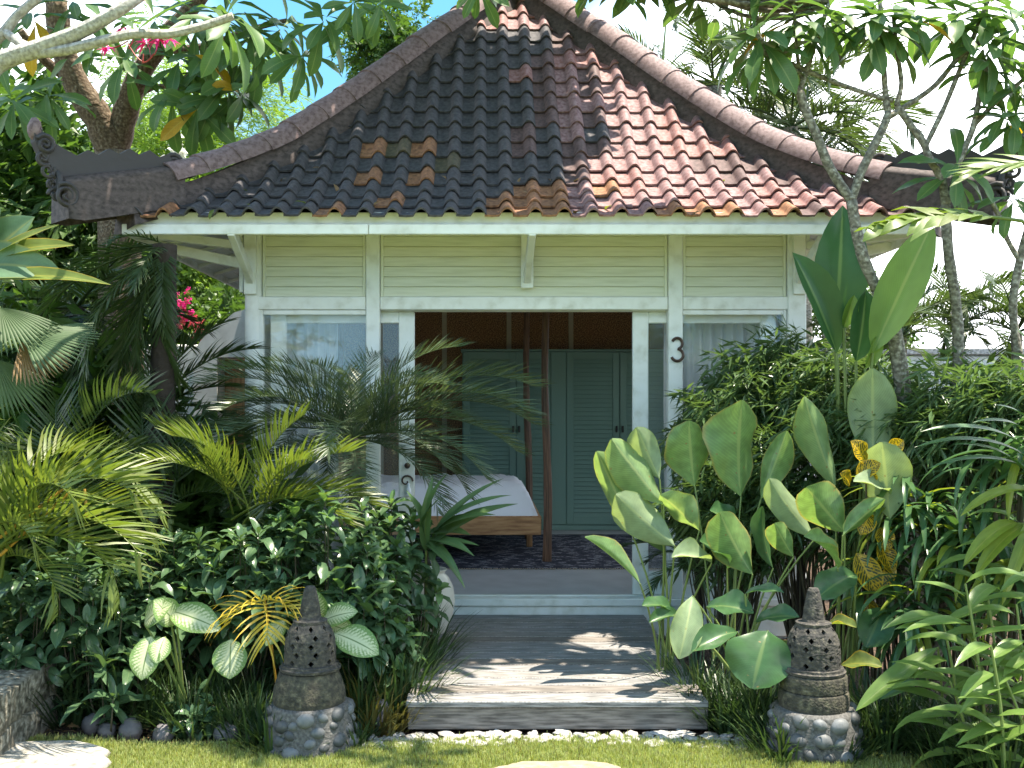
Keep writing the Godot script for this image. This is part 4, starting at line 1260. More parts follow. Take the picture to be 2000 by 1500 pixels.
# ---------- deck, ground, stones ----------
func build_yard() -> void:
	# ground sheets
	var g := MB.new()
	g.fquad(Vector3(-150, -0.02, 100), Vector3(150, -0.02, 100), Vector3(150, -0.02, -200), Vector3(-150, -0.02, -200))
	tag(part(self, "ground", g.commit(), M.soil), "", "", "", "structure")
	var lw := MB.new()
	var edge := func(x: float) -> float:
		var px := 950 + x * 2000.0 / 5.1
		if px < 700: return -5.08 - 0.05 * sin(x * 5.0)
		return -5.12 + 0.10 * pow((px - 1090) / 400.0, 2)
	var nx := 80
	for i in nx + 1:
		var x := lerpf(-9.0, 9.0, float(i) / nx)
		lw.vert(Vector3(x, 0.0, 30.0)); lw.vert(Vector3(x, 0.0, edge.call(x)))
	for i in nx: lw.quad(i * 2, i * 2 + 2, i * 2 + 3, i * 2 + 1)
	tag(part(self, "lawn", lw.commit(), M.lawn), "", "", "", "structure")
	# blades of grass on the strip in view
	var bl := tuft_mesh(7, 0.030, 0.0028, 0.22, 5, 0.7)
	var places := []
	for k in 26000:
		var z := -rnd(4.35, 5.2); var x := rnd(-2.75, 3.2)
		if z < edge.call(x) - 0.02 + rnd(-0.03, 0.02): continue
		if Vector2(x - 0.33, (z + 4.65) * 2.0).length() < 0.29 or (x < -1.90 and z < -4.55 and z > -5.02 and x > -2.6): continue
		places.append(Transform3D(Basis(Vector3.UP, rnd(0, TAU)).scaled(Vector3.ONE * rnd(0.6, 1.15)), Vector3(x, 0, z)))
	var gr := swarm(self, "grass", bl, M.pf_lawn, places)
	var dry := []
	for k in range(0, places.size(), 6): dry.append(places[k].translated(Vector3(0.006, 0, 0.004)))
	tag(swarm(self, "dry_grass", bl, M.pf_grass_dry, dry), "dry straw-coloured blades scattered through the lawn", "grass", "", "stuff")
	tag(gr, "short sunlit lawn grass in front of the deck", "grass", "", "stuff")
	# deck: planks, joists' fascia
	var dk := thing("timber_deck", "weathered grey timber deck of wide planks leading to the doorway", "deck", Vector3(0.37, 0, -6.35))
	var x0 := -0.41; var x1 := 1.145
	var z := -5.255
	var k := 0
	while z > -7.46:
		var w := 0.158 if k == 0 else 0.139
		var zb := maxf(z - w, -7.478)
		var jx := rnd(-0.006, 0.006)
		var pl := boxm(Vector3(x0 + jx, DECK - 0.032, zb) - dk.position, Vector3(x1 + jx, DECK + rnd(-0.0015, 0.0015), z) - dk.position, 0.004)
		part(dk, "plank", pl, [M.deck, M.deck_pale, M.deck, M.deck_brown][rng.randi() % 4])
		z = zb - 0.0095
		k += 1
	part(dk, "fascia_board", boxm(Vector3(x0 + 0.004, 0.012, -5.31) - dk.position, Vector3(x1 - 0.004, DECK - 0.035, -5.272) - dk.position, 0.004), M.deck_brown)
	for sx in [x0 + 0.006, x1 - 0.04]:
		part(dk, "side_board", boxm(Vector3(sx, 0.01, -7.45) - dk.position, Vector3(sx + 0.034, DECK - 0.035, -5.312) - dk.position, 0.004), M.deck_brown)
	for q in 4:
		var jx := lerpf(x0 + 0.3, x1 - 0.3, q / 3.0)
		part(dk, "joist", boxm(Vector3(jx - 0.02, 0.0, -7.45) - dk.position, Vector3(jx + 0.02, DECK - 0.034, -5.33) - dk.position, 0.003), M.deck_brown)
	# edging of pale stone chips set in the soil below the deck
	var ed := Node3D.new()
	ed.name = "stone_edging"
	add_child(ed)
	tag(ed, "", "", "", "structure")
	var chips := []
	for q in 6:
		var s := stone_mesh(Vector3(0.05, 0.013, 0.036), 40 + q, 0.5, 5, 8)
		chips.append(s)
	var done := []
	for t in 4000:
		var x := rnd(-0.66, 1.45)
		var e: float = edge.call(x)
		var zz := e - rnd(-0.035, 0.155)
		if zz < -5.245 and x > x0 and x < x1: continue
		var s := rnd(0.75, 1.45)
		var ok := true
		for d in done:
			if Vector2(d.x - x, (d.y - zz) * 1.25).length() < 0.037 * (s + d.z): ok = false; break
		if not ok: continue
		done.append(Vector3(x, zz, s))
		part(ed, "stone", chips[rng.randi() % 6], M.chip_stone if rnd(0, 1) < 0.7 else M.chip_grey, Transform3D(Basis(Vector3.UP, rnd(0, TAU)).scaled(Vector3(s, rnd(0.7, 1.2), s)), Vector3(x, rnd(0.0, 0.008), zz)))
		if done.size() > 170: break
	# mulch and leaf litter under the plants
	var lit := leaf_mesh(0.07, 0.025, "lance", 0.8, 0.3, 4, 0.3)
	var pl2 := []
	for q in 900:
		var s := rnd(-1, 1)
		var x := rnd(-2.3, -0.5) if s < 0 else rnd(1.25, 3.0)
		pl2.append(Transform3D(Basis.from_euler(Vector3(rnd(-0.4, 0.4), rnd(0, TAU), rnd(-0.4, 0.4))).scaled(Vector3.ONE * rnd(0.4, 1.2)), Vector3(x, rnd(-0.015, 0.01), -rnd(5.1, 5.7))))
	tag(swarm(self, "leaf_litter", lit, M.pf_dead, pl2), "dry brown leaf litter on the soil of the beds", "leaf litter", "", "stuff")
	# stepping stones
	for a in [[Vector3(-2.15, 0.0, -4.68), Vector3(0.40, 0.05, 0.34), M.limestone, "pale rounded stepping stone on the lawn beside the low coral wall", 3], [Vector3(0.33, 0.0, -4.63), Vector3(0.30, 0.03, 0.14), M.sandstone, "sandy flat stepping stone in the lawn facing the deck", 9]]:
		var b := MB.new()
		var n := FastNoiseLite.new(); n.seed = a[4]; n.frequency = 0.7
		var prof := [[1.0, -0.02], [1.02, 0.5], [0.985, 0.86], [0.94, 1.0], [0.5, 1.03], [0.0, 1.04]]
		for p in prof:
			for q in 33:
				var an := TAU * (q % 32) / 32
				var rr: float = p[0] * (1.0 + 0.16 * n.get_noise_2d(cos(an) * 2, sin(an) * 2))
				b.vert(Vector3(cos(an) * a[1].x * rr, p[1] * a[1].y + 0.004 * n.get_noise_2d(an * 9, p[0] * 20), -sin(an) * a[1].z * rr))
		for i in prof.size() - 1:
			for q in 32:
				var o := i * 33 + q
				b.quad(o, o + 1, o + 34, o + 33)
		var m := part(self, "stepping_stone", b.commit(true), a[2], Transform3D(Basis(), a[0]))
		tag(m, a[3], "stepping stone")
	coral_wall()
	lantern(Vector3((606 - 950) * 5.07 / 2000, 0, -5.07), 1.0, 0, "weathered stone stupa lantern on a pebbled plinth beside the cream-patterned leaves")
	lantern(Vector3((1590 - 950) * 4.98 / 2000, 0, -4.99), 1.0, 1, "dark stone stupa lantern with two stone rings standing among the big paddle leaves")
	# river boulders along the bed
	for a in [[250, 1444, 0.062, 0.058, "grey river stone, the roundest one, beside the dry leaf"], [316, 1450, 0.055, 0.05, "grey river stone with a sunlit crown at the lawn edge"], [322, 1418, 0.055, 0.05, ""], [175, 1432, 0.05, 0.055, ""], [205, 1440, 0.05, 0.04, ""], [372, 1440, 0.065, 0.045, ""], [440, 1448, 0.07, 0.05, ""], [492, 1448, 0.05, 0.045, ""], [745, 1432, 0.05, 0.10, ""]]:
		var d: float = EYE * 2000 / (a[1] - 800)
		var p := P(a[0], a[1], d)
		var m := part(self, "river_stone", stone_mesh(Vector3(a[2], a[3], a[2] * 0.9), int(a[0]), 0.13, 9, 14), M.boulder, Transform3D(Basis.from_euler(Vector3(0, rnd(0, 6), 0)), p + Vector3(0, a[3] * 0.62, -0.03)))
		tag(m, a[4] if a[4] else "dull grey river stone half hidden by grass along the bed", "stone", "river stones edging the bed")
	# white pot by the door
	var pot := MB.new()
	pot.lathe_s([Vector2(0.0, 0.0), Vector2(0.085, 0.0), Vector2(0.10, 0.015), Vector2(0.135, 0.08), Vector2(0.158, 0.16), Vector2(0.165, 0.23), Vector2(0.155, 0.31), Vector2(0.125, 0.375), Vector2(0.10, 0.40), Vector2(0.098, 0.415), Vector2(0.112, 0.425), Vector2(0.11, 0.435), Vector2(0.09, 0.43), Vector2(0.085, 0.38), Vector2(0.0, 0.36)], 36)
	tag(part(self, "ceramic_pot", pot.commit(), M.ceramic, Transform3D(Basis(), Vector3(-0.375, DECK + 0.002, -6.84))), "large cream ceramic urn standing on the deck beside the doorway", "pot")

func coral_wall() -> void:
	# low wall of rough coral blocks running away beside the bed
	var w := thing("coral_stone_wall", "low rough coral-block wall with a weathered cap beside the bed", "wall", Vector3(-2.6, 0, -5.0))
	var n := FastNoiseLite.new(); n.seed = 77; n.frequency = 5.0; n.fractal_octaves = 3
	var z := -3.9
	while z > -5.68:
		for row in 2:
			var l := rnd(0.24, 0.36)
			var y0 := -0.02 if row == 0 else 0.152
			var y1 := 0.148 if row == 0 else 0.325
			var zz := z - (0.11 if row == 1 else 0.0)
			rough_block(w, Vector3(-2.95, y0, zz - 0.33) - w.position, Vector3(-2.26 - rnd(0.0, 0.03), y1, zz) - w.position, n)
		z -= 0.338

func rough_block(w: Node3D, lo: Vector3, hi: Vector3, n: FastNoiseLite) -> void:
	var b := MB.new()
	var s := hi - lo
	for f in 6:
		var ax := f / 2
		var u := (ax + 1) % 3; var v := (ax + 2) % 3
		var na := maxi(2, int(s[u] / 0.045)); var nb := maxi(2, int(s[v] / 0.045))
		var base := b.v.size()
		for i in na + 1:
			for j in nb + 1:
				var p := lo
				p[ax] = hi[ax] if f % 2 == 0 else lo[ax]
				p[u] = lerpf(lo[u], hi[u], float(i) / na); p[v] = lerpf(lo[v], hi[v], float(j) / nb)
				# soften the edges and roughen
				var c := (lo + hi) * 0.5
				var q := p
				for k in 3:
					var e := absf(p[k] - c[k]) / (s[k] * 0.5)
					if e > 0.98: q[k] = c[k] + (p[k] - c[k]) * 0.985
				var nn := Vector3(n.get_noise_3dv(p), n.get_noise_3dv(p + Vector3(9, 0, 0)), n.get_noise_3dv(p + Vector3(0, 9, 0)))
				b.vert(q + nn * 0.028)
		for i in na:
			for j in nb:
				var o := base + i * (nb + 1) + j
				if f % 2 == 0: b.quad(o, o + nb + 1, o + nb + 2, o + 1)
				else: b.quad(o, o + 1, o + nb + 2, o + nb + 1)
	part(w, "block", b.commit(true), M.coral)

func lantern(at: Vector3, s: float, kind: int, label: String) -> void:
	var t := thing("stone_lantern", label, "lantern", at, "pair of stone stupa lanterns")
	# cement plinth with river pebbles
	var ped := MB.new()
	ped.lathe_s([Vector2(0.225, -0.02), Vector2(0.222, 0.03), Vector2(0.212, 0.12), Vector2(0.196, 0.2), Vector2(0.185, 0.218), Vector2(0.0, 0.222)], 32)
	var pd := part(t, "plinth", ped.commit(), M.cement)
	var shapes := []
	for k in 4: shapes.append(stone_mesh(Vector3(0.038, 0.030, 0.027), 90 + k, 0.08, 7, 12))
	var done := []
	for q in 900:
		var a := rnd(0, TAU); var y := rnd(0.02, 0.195)
		var sc := rnd(0.7, 1.3)
		var ok := true
		for d in done:
			var da := absf(angle_difference(a, d[0])) * 0.2
			if Vector2(da, (y - d[1]) * 1.2).length() < 0.0345 * (sc + d[2]): ok = false; break
		if not ok: continue
		done.append([a, y, sc])
		var r := lerpf(0.217, 0.19, y / 0.2)
		var e := Vector3(cos(a), 0, -sin(a))
		var bs := Basis(Vector3(sin(a), 0, cos(a)), Vector3.UP, e).rotated(e, rnd(-0.5, 0.5)).scaled_local(Vector3.ONE * sc)
		part(pd, "pebble", shapes[rng.randi() % 4], M["pebble%d" % (rng.randi() % 4)], Transform3D(bs, e * (r + 0.002) + Vector3(0, y, 0)))
		if done.size() >= 44: break
	# carved body
	var y0 := 0.218
	if kind == 0:
		var bell := MB.new()
		bell.lathe([Vector2(0.176, y0), Vector2(0.180, y0 + 0.02), Vector2(0.176, y0 + 0.06), Vector2(0.160, y0 + 0.115), Vector2(0.145, y0 + 0.15), Vector2(0.138, y0 + 0.16), Vector2(0.0, y0 + 0.162)], 36)
		part(t, "bell_base", bell.commit(true), M.lava_moss, Transform3D(Basis(Vector3.BACK, 0.02)))
		y0 += 0.16
	else:
		var r1 := MB.new()
		r1.lathe([Vector2(0.165, y0), Vector2(0.168, y0 + 0.03), Vector2(0.165, y0 + 0.075), Vector2(0.155, y0 + 0.085), Vector2(0.0, y0 + 0.086)], 36)
		part(t, "ring", r1.commit(true), M.lava_moss)
		var r2 := MB.new()
		r2.lathe([Vector2(0.158, y0 + 0.088), Vector2(0.160, y0 + 0.12), Vector2(0.157, y0 + 0.155), Vector2(0.146, y0 + 0.165), Vector2(0.0, y0 + 0.166)], 36)
		part(t, "ring", r2.commit(true), M.lava_moss)
		y0 += 0.165
	var ring := MB.new()
	ring.lathe([Vector2(0.150, y0 + 0.002), Vector2(0.152, y0 + 0.014), Vector2(0.142, y0 + 0.018), Vector2(0.140, y0 + 0.03), Vector2(0.120, y0 + 0.032)], 36)
	part(t, "ring", ring.commit(), M.lava)
	# hollow perforated dome: cells with diamond holes
	y0 += 0.03
	var dome := MB.new()
	var cells := 16; var rows := 5
	var rad := func(f: float) -> float: return lerpf(0.128, 0.124, f) if f < 0.5 else 0.124 - 0.042 * pow((f - 0.5) / 0.5, 2.0)
	var hh := 0.20
	var pos := func(a: float, f: float, inner: float) -> Vector3:
		var r: float = rad.call(clampf(f, 0, 1)) - inner
		return Vector3(cos(a) * r, y0 + f * hh, -sin(a) * r)
	for j in rows:
		for i in cells:
			var sh := 0.5 if j % 2 == 1 else 0.0
			var a0 := TAU * (i + sh) / cells; var a1 := TAU * (i + 1 + sh) / cells
			var f0 := float(j) / rows; var f1 := float(j + 1) / rows
			var am := (a0 + a1) / 2; var fm := (f0 + f1) / 2
			var kk := 0.62 if i % 2 == 0 else 0.0
			var ha := (a1 - a0) / 2 * kk; var hf := (f1 - f0) / 2 * (kk * 1.25)
			for inner in [0.0, 0.026]:
				var c := [pos.call(a0, f0, inner), pos.call(a1, f0, inner), pos.call(a1, f1, inner), pos.call(a0, f1, inner)]
				if kk == 0.0:
					if inner == 0.0: dome.fquad(c[0], c[1], c[2], c[3])
					continue
				var d := [pos.call(am, fm - hf, inner), pos.call(am + ha, fm, inner), pos.call(am, fm + hf, inner), pos.call(am - ha, fm, inner)]
				for q in 4:
					if inner == 0.0:
						dome.ftri(c[q], c[(q + 1) % 4], d[q]); dome.ftri(c[q], d[q], d[(q + 3) % 4])
					else:
						dome.ftri(c[(q + 1) % 4], c[q], d[q]); dome.ftri(d[q], c[q], d[(q + 3) % 4])
			if kk > 0.0:
				var d0 := []; var d1 := []
				for q in [[0, -1], [1, 0], [0, 1], [-1, 0]]:
					d0.append(pos.call(am + ha * q[0], fm + hf * q[1], 0.0)); d1.append(pos.call(am + ha * q[0], fm + hf * q[1], 0.026))
				for q in 4: dome.fquad(d0[(q + 1) % 4], d0[q], d1[q], d1[(q + 1) % 4])
	part(t, "perforated_dome", dome.commit(), M.lava)
	y0 += hh
	var neck := MB.new()
	neck.lathe([Vector2(0.084, y0 - 0.002), Vector2(0.085, y0 + 0.012), Vector2(0.07, y0 + 0.016), Vector2(0.052, y0 + 0.018), Vector2(0.0, y0 + 0.019)], 24)
	part(t, "collar", neck.commit(), M.lava)
	var sp := MB.new()
	sp.lathe([Vector2(0.058, y0 + 0.018), Vector2(0.054, y0 + 0.03), Vector2(0.048, y0 + 0.08), Vector2(0.038, y0 + 0.13), Vector2(0.030, y0 + 0.165), Vector2(0.022, y0 + 0.178), Vector2(0.0, y0 + 0.18)], 8)
	part(t, "spire", sp.commit(), M.lava)

# ---------- plants ----------
var lib := {}

func variants(key: String, n: int, make: Callable) -> Array:
	if not lib.has(key):
		var a := []
		for i in n: a.append(make.call(i))
		lib[key] = a
	return lib[key]

func pick(a: Array):
	return a[rng.randi() % a.size()]

func ball() -> Vector3:
	var v := Vector3(rnd(-1, 1), rnd(-1, 1), rnd(-1, 1))
	while v.length() > 1.0: v = Vector3(rnd(-1, 1), rnd(-1, 1), rnd(-1, 1))
	return v

func leaf_between(parent: Node3D, base: Vector3, tip: Vector3, wide: float, face: Vector3, m: Material, kind := "paddle", arch := 0.5, fold := 0.25, ripple := 0.12, cup := 0.0, called := "leaf") -> MeshInstance3D:
	# a single blade from base to tip whose upper side looks towards face
	var l := (tip - base).length()
	var mesh := leaf_mesh(l * (1.0 + 0.08 * arch * arch), wide, kind, arch, fold, 10, ripple, cup, rng.randi() % 999, 3)
	# the chord of an arched leaf points down by about half its arch
	var x := aim(tip - base, face, base)
	x.basis = x.basis * Basis(Vector3.RIGHT, arch * 0.5)
	return partw(parent, called, mesh, m, x)

func stalk(parent: Node3D, a: Vector3, b: Vector3, r0: float, r1: float, m: Material, lift := Vector3.ZERO, called := "stalk") -> MeshInstance3D:
	var t := MB.new()
	var n := 8
	t.tube(bow(a, b, lift, n), taper(n + 1, r0, r1), 6)
	return partw(parent, called, t.commit(), m)

func shrub(at: Vector3, size: Vector3, leaves: int, label: String, mats: Array, ll := 0.145, inner := 330, cat := "shrub", kind := "ellipse", wr := 0.42) -> Node3D:
	# rounded leafy shrub: stems to rosettes of glossy leaves
	var t := thing("leafy_shrub", label, cat, at, "leafy shrubs in the beds")
	var shapes := variants("shrub_%s_%.2f_%.2f" % [kind, ll, wr], 5, func(i): return leaf_mesh(ll, ll * wr, kind, 0.5 + 0.25 * i, 0.35, 5, 0.15, 0.0, i, 1))
	var stems := MB.new()
	var used := 0
	while used < leaves:
		var e := ball().normalized()
		e.y = absf(e.y) * 1.25 - 0.28
		e = e.normalized() * rnd(0.82, 1.06)
		var tip := Vector3(e.x * size.x, size.y * 0.5 + e.y * size.y * 0.5, e.z * size.z)
		if tip.y < 0.04: continue
		# skip most of what faces away from the garden
		if e.z < -0.25 and rnd(0, 1) < 0.8: continue
		var grow := (tip - Vector3(0, size.y * 0.25, 0)).normalized() + Vector3(0, 0.55, 0)
		stems.tube(bow(Vector3(e.x * 0.08, 0, e.z * 0.08), tip, Vector3(e.x, 0.2, e.z) * 0.08, 4), taper(5, 0.006, 0.0025), 4, false)
		var n := rng.randi_range(7, 11)
		var young := rnd(0, 1) < 0.4
		var spin := rnd(0, TAU)
		var ax := aim(grow, Vector3(0.1, 0.2, 1), Vector3.ZERO).basis
		for k in n:
			var a := spin + k * 2.4
			var f := float(k) / n
			var out: Vector3 = ax * Vector3(cos(a), sin(a), 0)
			var dir := (grow.normalized() * lerpf(1.1, -0.25, f) + out * lerpf(0.5, 1.0, f)).normalized()
			var m: Material = mats[1] if young and f < 0.45 else mats[0]
			part(t, "leaf", pick(shapes), m, aim(dir, grow + Vector3(0, 0.3, 0), tip - grow.normalized() * f * 0.07, rnd(0.7, 1.15) * lerpf(0.65, 1.05, minf(1, f * 1.8))))
		used += n
	part(t, "stem", stems.commit(), M.twig)
	var pl := []
	for k in inner:
		var e := ball()
		e.y = e.y * 0.5 + 0.45
		pl.append(aim(ball() + Vector3(0, 0.1, 0.3), Vector3.UP, Vector3(e.x * size.x * 0.95, maxf(0.03, e.y * size.y), e.z * size.z * 0.95), rnd(0.7, 1.2)))
	swarm(t, "inner_foliage", shapes[1], mats[0], pl)
	return t

func whorl(parent: Node3D, at: Vector3, grow: Vector3, n: int, shapes: Array, m: Material, s := 1.0, sub := "leaf", list = null, yellow := 0.0, hang := 0.0) -> void:
	var ax := aim(grow, Vector3(0.1, 0.2, 1), Vector3.ZERO).basis
	var spin := rnd(0, TAU)
	for k in n:
		var a := spin + k * 2.39996
		var f := (k + 0.5) / n
		var out: Vector3 = ax * Vector3(cos(a), sin(a), 0)
		var dir := (grow.normalized() * lerpf(0.9 - hang * 0.3, -0.15 - hang * 0.75, f) + out + Vector3(0, -0.15 - hang * 0.3, 0)).normalized()
		var x := aim(dir, grow + Vector3(0, 0.4, 0), at - grow.normalized() * 0.10 * f * s, s * rnd(0.75, 1.1))
		if list != null: list.append(x)
		else: partw(parent, sub, pick(shapes), M.lf_yellow if yellow > 0 and rnd(0, 1) < yellow else m, x)

func palm(called: String, at: Vector3, label: String, fronds: Array, meshes: Array, m: Material, trunk_r: float, trunk_m: Material, cat := "palm", group := "") -> Node3D:
	# fronds: [base, direction, scale]
	var t := thing(called, label, cat, at, group)
	for f in fronds:
		var c: Vector3 = f[0]
		partw(t, "frond", meshes[rng.randi() % meshes.size()], f[3] if f.size() > 3 else m, aim(f[1], f[4] if f.size() > 4 else Vector3.UP, c, f[2]))
	if trunk_r > 0:
		var b := MB.new()
		var top: Vector3 = fronds[0][0]
		var n := 14
		var pts := bow(at - Vector3(0, 0.03, 0), top, Vector3(0.02, 0, 0), n)
		var rad := taper(n + 1, trunk_r, trunk_r * 0.75)
		for i in rad.size(): rad[i] = rad[i] * (1.0 + (0.07 if i % 2 == 0 else -0.05))
		b.tube(pts, rad, 10)
		partw(t, "trunk", b.commit(), trunk_m)
	return t

func ring_of_fronds(top: Vector3, n: int, lo: float, hi: float, s0: float, s1: float, squash := 1.0) -> Array:
	var out := []
	for k in n:
		var a := k * 2.39996 + rnd(-0.25, 0.25)
		var el := lerpf(hi, lo, (k + 0.5) / n) + rnd(-0.12, 0.12)
		out.append([top, Vector3(cos(a) * cos(el), sin(el), sin(a) * cos(el) * squash), rnd(s0, s1)])
	return out

func spray_mesh(n: int, ll: float, lw: float, span: float, kind: String, sd: int, droop := 0.3) -> ArrayMesh:
	# a twig with small leaves all in one mesh
	var r := RandomNumberGenerator.new(); r.seed = sd
	var b := MB.new()
	for k in n:
		var t := (k + 0.5) / n
		var c := Vector3(r.randf_range(-0.12, 0.12) * span, r.randf_range(-0.12, 0.12) * span, -span * t)
		var d := Vector3(r.randf_range(-1, 1), r.randf_range(-0.7, 0.6) - droop, r.randf_range(-1.1, 0.2)).normalized()
		var x := aim(d, Vector3(r.randf_range(-0.5, 0.5), 1, r.randf_range(-0.5, 0.5)), c)
		var l := ll * r.randf_range(0.6, 1.2); var w := lw * r.randf_range(0.7, 1.15)
		var i := b.v.size()
		b.vert(x * Vector3(0, 0, 0), Vector2(0.5, 0)); b.vert(x * Vector3(w * 0.5, 0.1 * w, -l * 0.42), Vector2(0.9, 0.42)); b.vert(x * Vector3(0, -0.05 * l, -l), Vector2(0.5, 1)); b.vert(x * Vector3(-w * 0.5, 0.1 * w, -l * 0.42), Vector2(0.1, 0.42))
		b.tri(i, i + 1, i + 2); b.tri(i, i + 2, i + 3)
	return b.commit()

func tree(called: String, at: Vector3, h: float, crown: Vector3, sprays: int, label: String, shape: ArrayMesh, m: Material, bark: Material, lumps := 9, trunk_r := 0.16, group := "", shell := 0.55) -> Node3D:
	# trunk with limbs, and a crown of leaf sprays gathered in uneven clumps
	var t := thing(called, label, "tree", at, group)
	var mid := Vector3(0, h - crown.y * 0.9, 0)
	var trunk := MB.new()
	trunk.tube(bow(Vector3(0, -0.05, 0), mid + Vector3(0, -crown.y * 0.3, 0), Vector3(rnd(-0.2, 0.2), 0, rnd(-0.2, 0.2)), 8), taper(9, trunk_r, trunk_r * 0.55), 10)
	var clumps := []
	for k in lumps:
		var e := ball()
		var c := mid + Vector3(e.x * crown.x, e.y * crown.y * 0.85, e.z * crown.z) * 0.75
		var r := rnd(0.32, 0.55)
		clumps.append([c, crown * r])
		trunk.tube(bow(mid + Vector3(0, -crown.y * 0.35, 0), c, Vector3(0, rnd(0, 0.2), 0), 5), taper(6, trunk_r * 0.4, trunk_r * 0.08), 6, false)
	part(t, "trunk", trunk.commit(), bark)
	var pl := []
	for k in sprays:
		var c: Array = clumps[k % lumps]
		var e := ball().normalized() * rnd(shell, 1.0)
		var p: Vector3 = c[0] + Vector3(e.x * c[1].x, e.y * c[1].y, e.z * c[1].z)
		pl.append(aim(e + Vector3(rnd(-0.6, 0.6), rnd(-0.5, 0.3), rnd(-0.6, 0.6)), Vector3.UP, p, rnd(0.7, 1.25)))
	swarm(t, "crown", shape, m, pl)
	return t

func tufts(spots: Array, label: String, m: Material, len := 0.34, group := "tufts of strappy grass in the beds") -> void:
	var shapes := variants("tuft%.2f" % len, 4, func(i): return tuft_mesh(95, len, 0.012, 0.5, 20 + i, 2.8))
	for s in spots:
		var d: float = s[2] if s.size() > 2 else EYE * 2000.0 / (s[1] - 800.0)
		var p := P(s[0], s[1], d)
		p.y = maxf(-0.01, p.y) if s.size() > 2 else -0.01
		var t := thing("grass_tuft", label, "grass tuft", p, group)
		part(t, "blades", pick(shapes), m, Transform3D(Basis(Vector3.UP, rnd(0, TAU)).scaled(Vector3.ONE * rnd(0.8, 1.2))))

func frangi_shapes() -> Array:
	return variants("frangi", 6, func(i): return leaf_mesh(0.33, 0.112, "obovate", 0.45 + 0.22 * (i % 4), 0.3, 7, 0.12, 0.0, i, 1))

